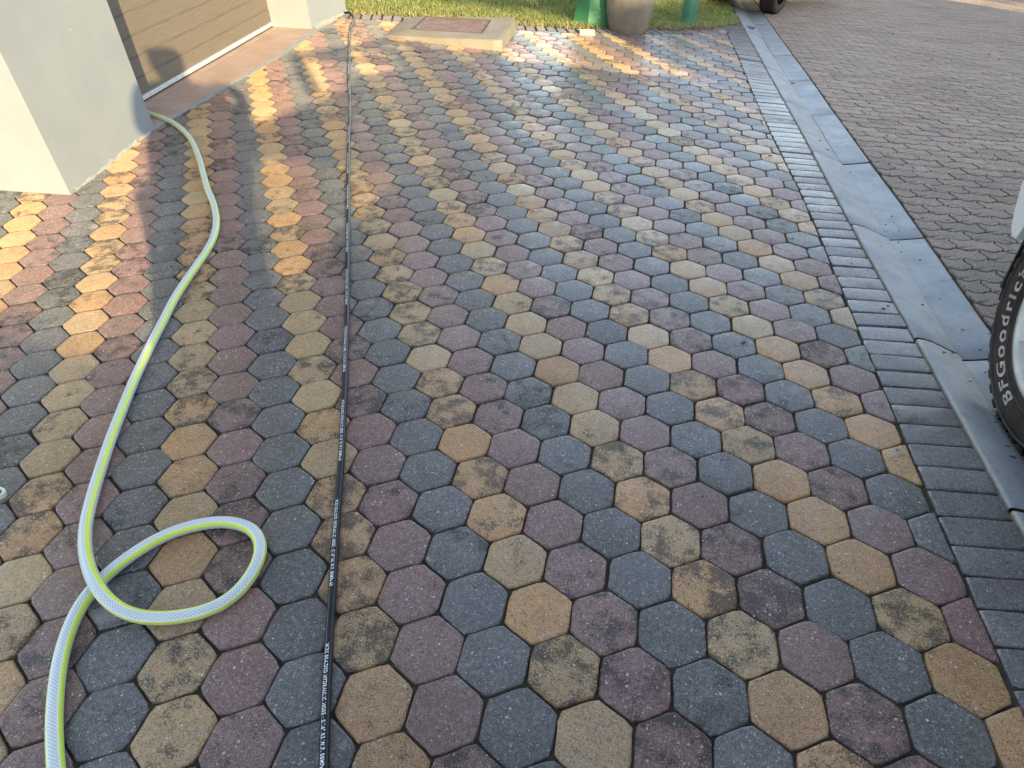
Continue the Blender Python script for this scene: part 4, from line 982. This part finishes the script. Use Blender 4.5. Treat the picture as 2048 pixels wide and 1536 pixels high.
# ------------------------------------------------------------------ the photographer, standing behind the camera
def skin_body(name, joints, bones, mat, parent=None, levels=2):
    me = bpy.data.meshes.new(name); names = list(joints); me.from_pydata([joints[k][0] for k in names], [(names.index(a), names.index(b)) for a, b in bones], [])
    o = link(bpy.data.objects.new(name, me), parent); md = o.modifiers.new('skin', 'SKIN')
    for i, k in enumerate(names):
        sv = me.skin_vertices[0].data[i]; r_ = joints[k][1]; sv.radius = (r_, r_) if isinstance(r_, (int, float)) else r_; sv.use_root = (i == 0)
    md.use_smooth_shade = True; ss = o.modifiers.new('sub', 'SUBSURF'); ss.levels = levels; ss.render_levels = levels
    dg = bpy.context.evaluated_depsgraph_get(); m2 = bpy.data.meshes.new_from_object(o.evaluated_get(dg)); o.modifiers.clear(); o.data = m2
    m2.materials.clear(); m2.materials.append(mat); m2.polygons.foreach_set('use_smooth', [True]*len(m2.polygons)); return o
def person():
    bx, by = .285, -1.12; z0 = gz(bx, by)
    t = tag(empty('person', (bx, by, z0)), 'person in a dark shirt and trousers holding a phone at chest height', 'person')
    ph = CAM-Vector((bx, by, z0))+Vector((-.0, -.045, -.008))      # phone centre just behind the lens
    J = {'pelvis': ((0, -.02, .96), (.225, .15)), 'waist': ((-.01, -.01, 1.12), (.24, .15)), 'chest': ((-.01, .0, 1.30), (.265, .155)), 'collar': ((0, .0, 1.46), (.13, .10)), 'neck': ((-.07, .015, 1.555), .085),
         'jaw': ((-.10, .05, 1.625), (.098, .108)), 'face': ((-.11, .045, 1.695), (.112, .125)), 'crown': ((-.11, .03, 1.765), (.098, .11)),
         'shl': ((-.23, .0, 1.44), .105), 'ell': ((-.335, .08, 1.17), .072), 'wrl': ((-.085, .34, 1.345), .042), 'hal': ((ph.x-.075, ph.y-.02, ph.z-.03), .040),
         'shr': ((.22, .0, 1.44), .105), 'elr': ((.31, .08, 1.17), .072), 'wrr': ((.235, .33, 1.355), .042), 'har': ((ph.x+.085, ph.y-.02, ph.z-.03), .040),
         'hipl': ((-.13, -.02, .90), .155), 'knl': ((-.15, .0, .50), .105), 'anl': ((-.16, -.03, .10), .065), 'tol': ((-.17, .16, .04), .05),
         'hipr': ((.13, -.02, .90), .155), 'knr': ((.15, .0, .50), .105), 'anr': ((.16, -.03, .10), .065), 'tor': ((.17, .16, .04), .05)}
    B = [('pelvis', 'waist'), ('waist', 'chest'), ('chest', 'collar'), ('collar', 'neck'), ('neck', 'jaw'), ('jaw', 'face'), ('face', 'crown'), ('chest', 'shl'), ('shl', 'ell'), ('ell', 'wrl'), ('wrl', 'hal'), ('chest', 'shr'), ('shr', 'elr'), ('elr', 'wrr'), ('wrr', 'har'),
         ('pelvis', 'hipl'), ('hipl', 'knl'), ('knl', 'anl'), ('anl', 'tol'), ('pelvis', 'hipr'), ('hipr', 'knr'), ('knr', 'anr'), ('anr', 'tor')]
    skin = plain('skin', (.36, .22, .15), .55)
    skin_body('body', J, B, skin, t)
    sh = {k: (v[0], tuple(x+.018 for x in v[1]) if isinstance(v[1], tuple) else v[1]+.014) for k, v in J.items() if k in ('pelvis', 'waist', 'chest', 'collar', 'shl', 'shr', 'ell', 'elr')}
    sh['pelvis'] = ((0, -.02, .86), (.27, .16))
    skin_body('shirt', sh, [b for b in B if b[0] in sh and b[1] in sh], plain('shirt_cloth', (.06, .07, .10), .85), t)
    tr = {k: (J[k][0], J[k][1]+.022 if not isinstance(J[k][1], tuple) else tuple(x+.01 for x in J[k][1])) for k in ('pelvis', 'hipl', 'knl', 'anl', 'hipr', 'knr', 'anr')}
    skin_body('trousers', tr, [b for b in B if b[0] in tr and b[1] in tr], plain('trouser_cloth', (.05, .045, .04), .9), t)
    skin_body('hair', {'a': ((-.11, .0, 1.72), (.112, .12)), 'b': ((-.11, .015, 1.78), (.10, .112))}, [('a', 'b')], plain('hair_dark', (.02, .014, .01), .8), t)
    for sgn, hx in ((-1, 'hal'), (1, 'har')):       # fingers closed round the phone's ends
        h = Vector(J[hx][0]); jf = {'w': (tuple(h), .014)}; bf = []
        for i in range(4):
            a = f'f{i}'; jf[a+'0'] = (tuple(h+Vector((-sgn*.012, .022-.002*i, .030-.017*i))), .0095); jf[a+'1'] = (tuple(h+Vector((-sgn*.020, .034, .030-.017*i))), .0085); jf[a+'2'] = (tuple(h+Vector((-sgn*.045, .034, .029-.016*i))), .0078); bf += [('w', a+'0'), (a+'0', a+'1'), (a+'1', a+'2')]
        jf['t0'] = (tuple(h+Vector((-sgn*.010, -.012, .030))), .0105); jf['t1'] = (tuple(h+Vector((-sgn*.040, -.004, .040))), .009); bf += [('w', 't0'), ('t0', 't1')]
        skin_body('hand', jf, bf, skin, t)
    o = bmesh.new(); box(o, (ph.x-.082, ph.y-.006, ph.z-.066), (ph.x+.082, ph.y+.006, ph.z+.010)); po = bmobj('phone', o, M_black, bevel=.004, seg=2)
    po.location = (bx, by, z0); tag(po, 'black phone held in both hands of the photographer', 'phone')
person()

# ------------------------------------------------------------------ unseen things behind the camera, shaped to throw the other shade
AZV = Vector((math.cos(AZ), math.sin(AZ), 0)); HV = Vector((-math.sin(AZ), math.cos(AZ), 0))
def sil(a, b, s):
    """point whose shadow profile is (a across, b high) seen from the camera, s metres along the light (negative = towards the sun)"""
    return Vector((CAM.x, CAM.y, 0))+AZV*a+HV*s+Vector((0, 0, b-s*math.tan(EL)))
def slab_between(name, prof, s0, s1, mat, parent=None, low=-3.0):
    """wall-like solid: prof = list of (a, b) along its top"""
    bm = bmesh.new()
    for (a0, b0), (a1, b1) in zip(prof[:-1], prof[1:]):
        T0, T1 = sil(a0, b0, s0), sil(a1, b1, s0); D = HV*(s1-s0); zb = -1.2
        lo = [Vector((T0.x, T0.y, zb)), Vector((T1.x, T1.y, zb)), Vector((T1.x, T1.y, zb))+D, Vector((T0.x, T0.y, zb))+D]
        hi = [T0, T1, T1+D, T0+D]; prism(bm, lo, hi)
    bmesh.ops.remove_doubles(bm, verts=bm.verts, dist=.0005)
    return bmobj(name, bm, mat, parent)
o = slab_between('shade_wall', [(-7, .66), (-1.6, .70), (-1.15, .74), (-.95, .66), (-.5, .60), (.6, .62), (3.0, .62)], -9.0, -9.25, plain('shade_wall_plaster', (.55, .53, .45), .85, bump=.3))  # unseen wall added for its shade, top cut to the shadow edge
tag(o, 'unseen plastered wall added behind the photographer to throw shade', 'wall')
hs = tag(empty('house', sil(6, -1, -22)), 'neighbouring house across the street behind the photographer', 'house')
def hchild(o): o.parent = hs; o.matrix_parent_inverse = Matrix.Translation(-Vector(hs.location)); return o
hchild(slab_between('wall', [(3.78, 1.84), (7.2, 1.84), (12.4, 1.62), (13.2, 1.30)], -15.0, -20.0, plain('house_brick', (.36, .25, .18), .85, bump=.3)))
bm = bmesh.new()  # unseen beam added to throw the slanting shade band on the lawn
for a0, b0, a1, b1, th_ in ((1.6, 2.62, 3.80, 1.98, .22),):
    p, q = sil(a0, b0, -15.2), sil(a1, b1, -15.2); D = HV*(-2.0)*.05; dn = Vector((0, 0, -th_)); prism(bm, [p+dn, q+dn, q+dn+D, p+dn+D], [p, q, q+D, p+D])
hchild(bmobj('shade_beam', bm, plain('shade_beam_timber', (.2, .15, .1), .8)))

# ------------------------------------------------------------------ houses and trees added ahead to block reflected sky except for a gap
def tree(x, y, h, rad, seed, label, group='trees added ahead to block sky', sq=1.0, n=1500):
    z0 = gz(min(max(x, -9), 12), min(y, 16)); t = tag(empty('tree', (x, y, z0)), label, 'tree', group); rg = np.random.default_rng(seed)
    bm = bmesh.new(); prev = None
    for k in range(7):
        f = k/6; c = Vector((.15*math.sin(f*3+seed), .12*math.cos(f*2+seed), h*.62*f)); r_ = .06*h*(1-.65*f)*.5; ring = [bm.verts.new(c+Vector((r_*math.cos(a), r_*math.sin(a), 0))) for a in np.linspace(0, 6.283, 11)[:-1]]
        if prev:
            for i in range(10): bm.faces.new((prev[i], prev[(i+1) % 10], ring[(i+1) % 10], ring[i]))
        prev = ring
    for k in range(6):
        a = k*1.05+seed; p = Vector((0, 0, h*(.32+.04*k))); q = p+Vector((math.cos(a)*rad*.6, math.sin(a)*rad*.6, h*.22)); d = (q-p).normalized(); u = d.orthogonal().normalized()*.02*h*.35; v_ = d.cross(u)
        prism(bm, [p+u, p+v_, p-u, p-v_], [q+u*.3, q+v_*.3, q-u*.3, q-v_*.3])
    bmobj('trunk', bm, M_bark, t, smooth=True)
    cl = rg.normal(0, 1, (26, 3)); cl = cl/np.linalg.norm(cl, axis=1)[:, None]*rg.uniform(.35, .95, (26, 1))*np.array((rad, rad, h*.36*sq))+np.array((0, 0, h*.66))
    idx = rg.integers(0, 26, n); c = cl[idx]+rg.normal(0, rad*.17, (n, 3)); sz = rg.uniform(.05, .12, n)*(.6+rad*.18)
    u = rg.normal(0, 1, (n, 3)); u /= np.linalg.norm(u, axis=1)[:, None]; w_ = rg.normal(0, 1, (n, 3)); w_ -= (w_*u).sum(1)[:, None]*u; w_ /= np.linalg.norm(w_, axis=1)[:, None]
    V = np.stack([c-u*sz[:, None], c-w_*sz[:, None]*.6, c+u*sz[:, None], c+w_*sz[:, None]*.6], 1).reshape(-1, 3); i = np.arange(n)*4
    col = np.array((.05, .085, .025))*rg.uniform(.6, 1.5, (n, 1)); npmesh('crown', V, [np.stack([i, i+1, i+2, i+3], 1)], M_leaf, t, smooth=False, cols={'tint': np.repeat(col, 4, 0)})
M_bark = plain('bark', (.12, .09, .065), .9, bump=.5, scale=20)
ml = N('tree_leaves'); ml.l(ml.attr('tint').outputs['Color'], ml.p.inputs['Base Color']); ml.set(Roughness=.6); M_leaf = ml.m
def block_house(x0, y0, x1, y1, h, rot, label, col):
    z0 = -2.2; t = tag(empty('house', ((x0+x1)/2, (y0+y1)/2, z0), (0, 0, rot)), label, 'house', 'houses added ahead to block sky'); w_, d_ = (x1-x0)/2, (y1-y0)/2; h = h-z0
    bm = bmesh.new(); box(bm, (-w_, -d_, 0), (w_, d_, h)); bmobj('wall', bm, plain('render_wall', col, .85, bump=.2), t)
    bm = bmesh.new(); prism(bm, [(-w_-.4, -d_-.4, h), (w_+.4, -d_-.4, h), (w_+.4, d_+.4, h), (-w_-.4, d_+.4, h)], [(-w_*.5, -.05, h+1.6), (w_*.5, -.05, h+1.6), (w_*.5, .05, h+1.6), (-w_*.5, .05, h+1.6)]); bmobj('roof', bm, plain('roof_tiles', (.20, .10, .07), .8, bump=.4), t)
    for k in (-.55, .1, .6):
        bm = bmesh.new(); box(bm, (w_*k-.5, -d_-.03, h-2.2), (w_*k+.5, -d_+.02, h-1.0)); bmobj('window', bm, M_glass, t)
block_house(-15, 16, -4.2, 24, 6.8, .1, 'pale house with tiled roof added beyond the lawn to block sky', (.45, .42, .34))
block_house(10, 30, 22, 38, 3.2, -.3, 'cream house with tiled roof added on the right to block sky', (.42, .36, .28))
for k, (x, y, h, r_, lb) in enumerate([(-3.6, 15.5, 7.8, 2.3, 'bushy tree added beside the pale house to block sky'), (-6.5, 11.5, 4.5, 1.8, 'low shrub like tree added left of the lawn to block sky'), (9.5, 17, 6.0, 2.6, 'tall street tree added right of the road to block sky'), (14, 22, 7, 3.2, 'large tree added on the far right to block sky'), (1.5, 42, 8, 4.5, 'distant tree added down the street to block low sky'), (-9, 38, 9, 5, 'distant broad tree added behind the pale house to block low sky')]):
    tree(x, y, h, r_, 11+k, lb)

# houses and trees added behind the camera to block low sky, clear of the sun
def back_block(a0, a1, b, s0, s1, label, col):
    o = slab_between('house', [(a0, b), (a1, b)], s0, s1, plain('plaster_wall', col, .85, bump=.2)); tag(o, label, 'house')
back_block(-26, -6.5, 1.5, -13, -20, 'beige house added behind the photographer on the left to block sky', (.33, .28, .21))
back_block(14.5, 34, 1.6, -12, -20, 'brown house added behind the photographer on the right to block sky', (.28, .21, .16))
for k, (a, s_1, h, r_, lb) in enumerate([(-7.5, -11, 6.5, 3.0, 'leafy tree added behind the photographer by the beige house to block sky'), (15.5, -9, 6.5, 3.0, 'leafy tree added behind the photographer by the brown house to block sky'), (-14, -9, 7, 3.6, 'tall leafy tree added far left behind the photographer to block sky'), (22, -8, 7, 3.8, 'tall leafy tree added far right behind the photographer to block sky')]):
    p = sil(a, 0, s_1); tree(p.x, p.y, h, r_, 31+k, lb, group='trees added behind the photographer to block sky', n=3000)
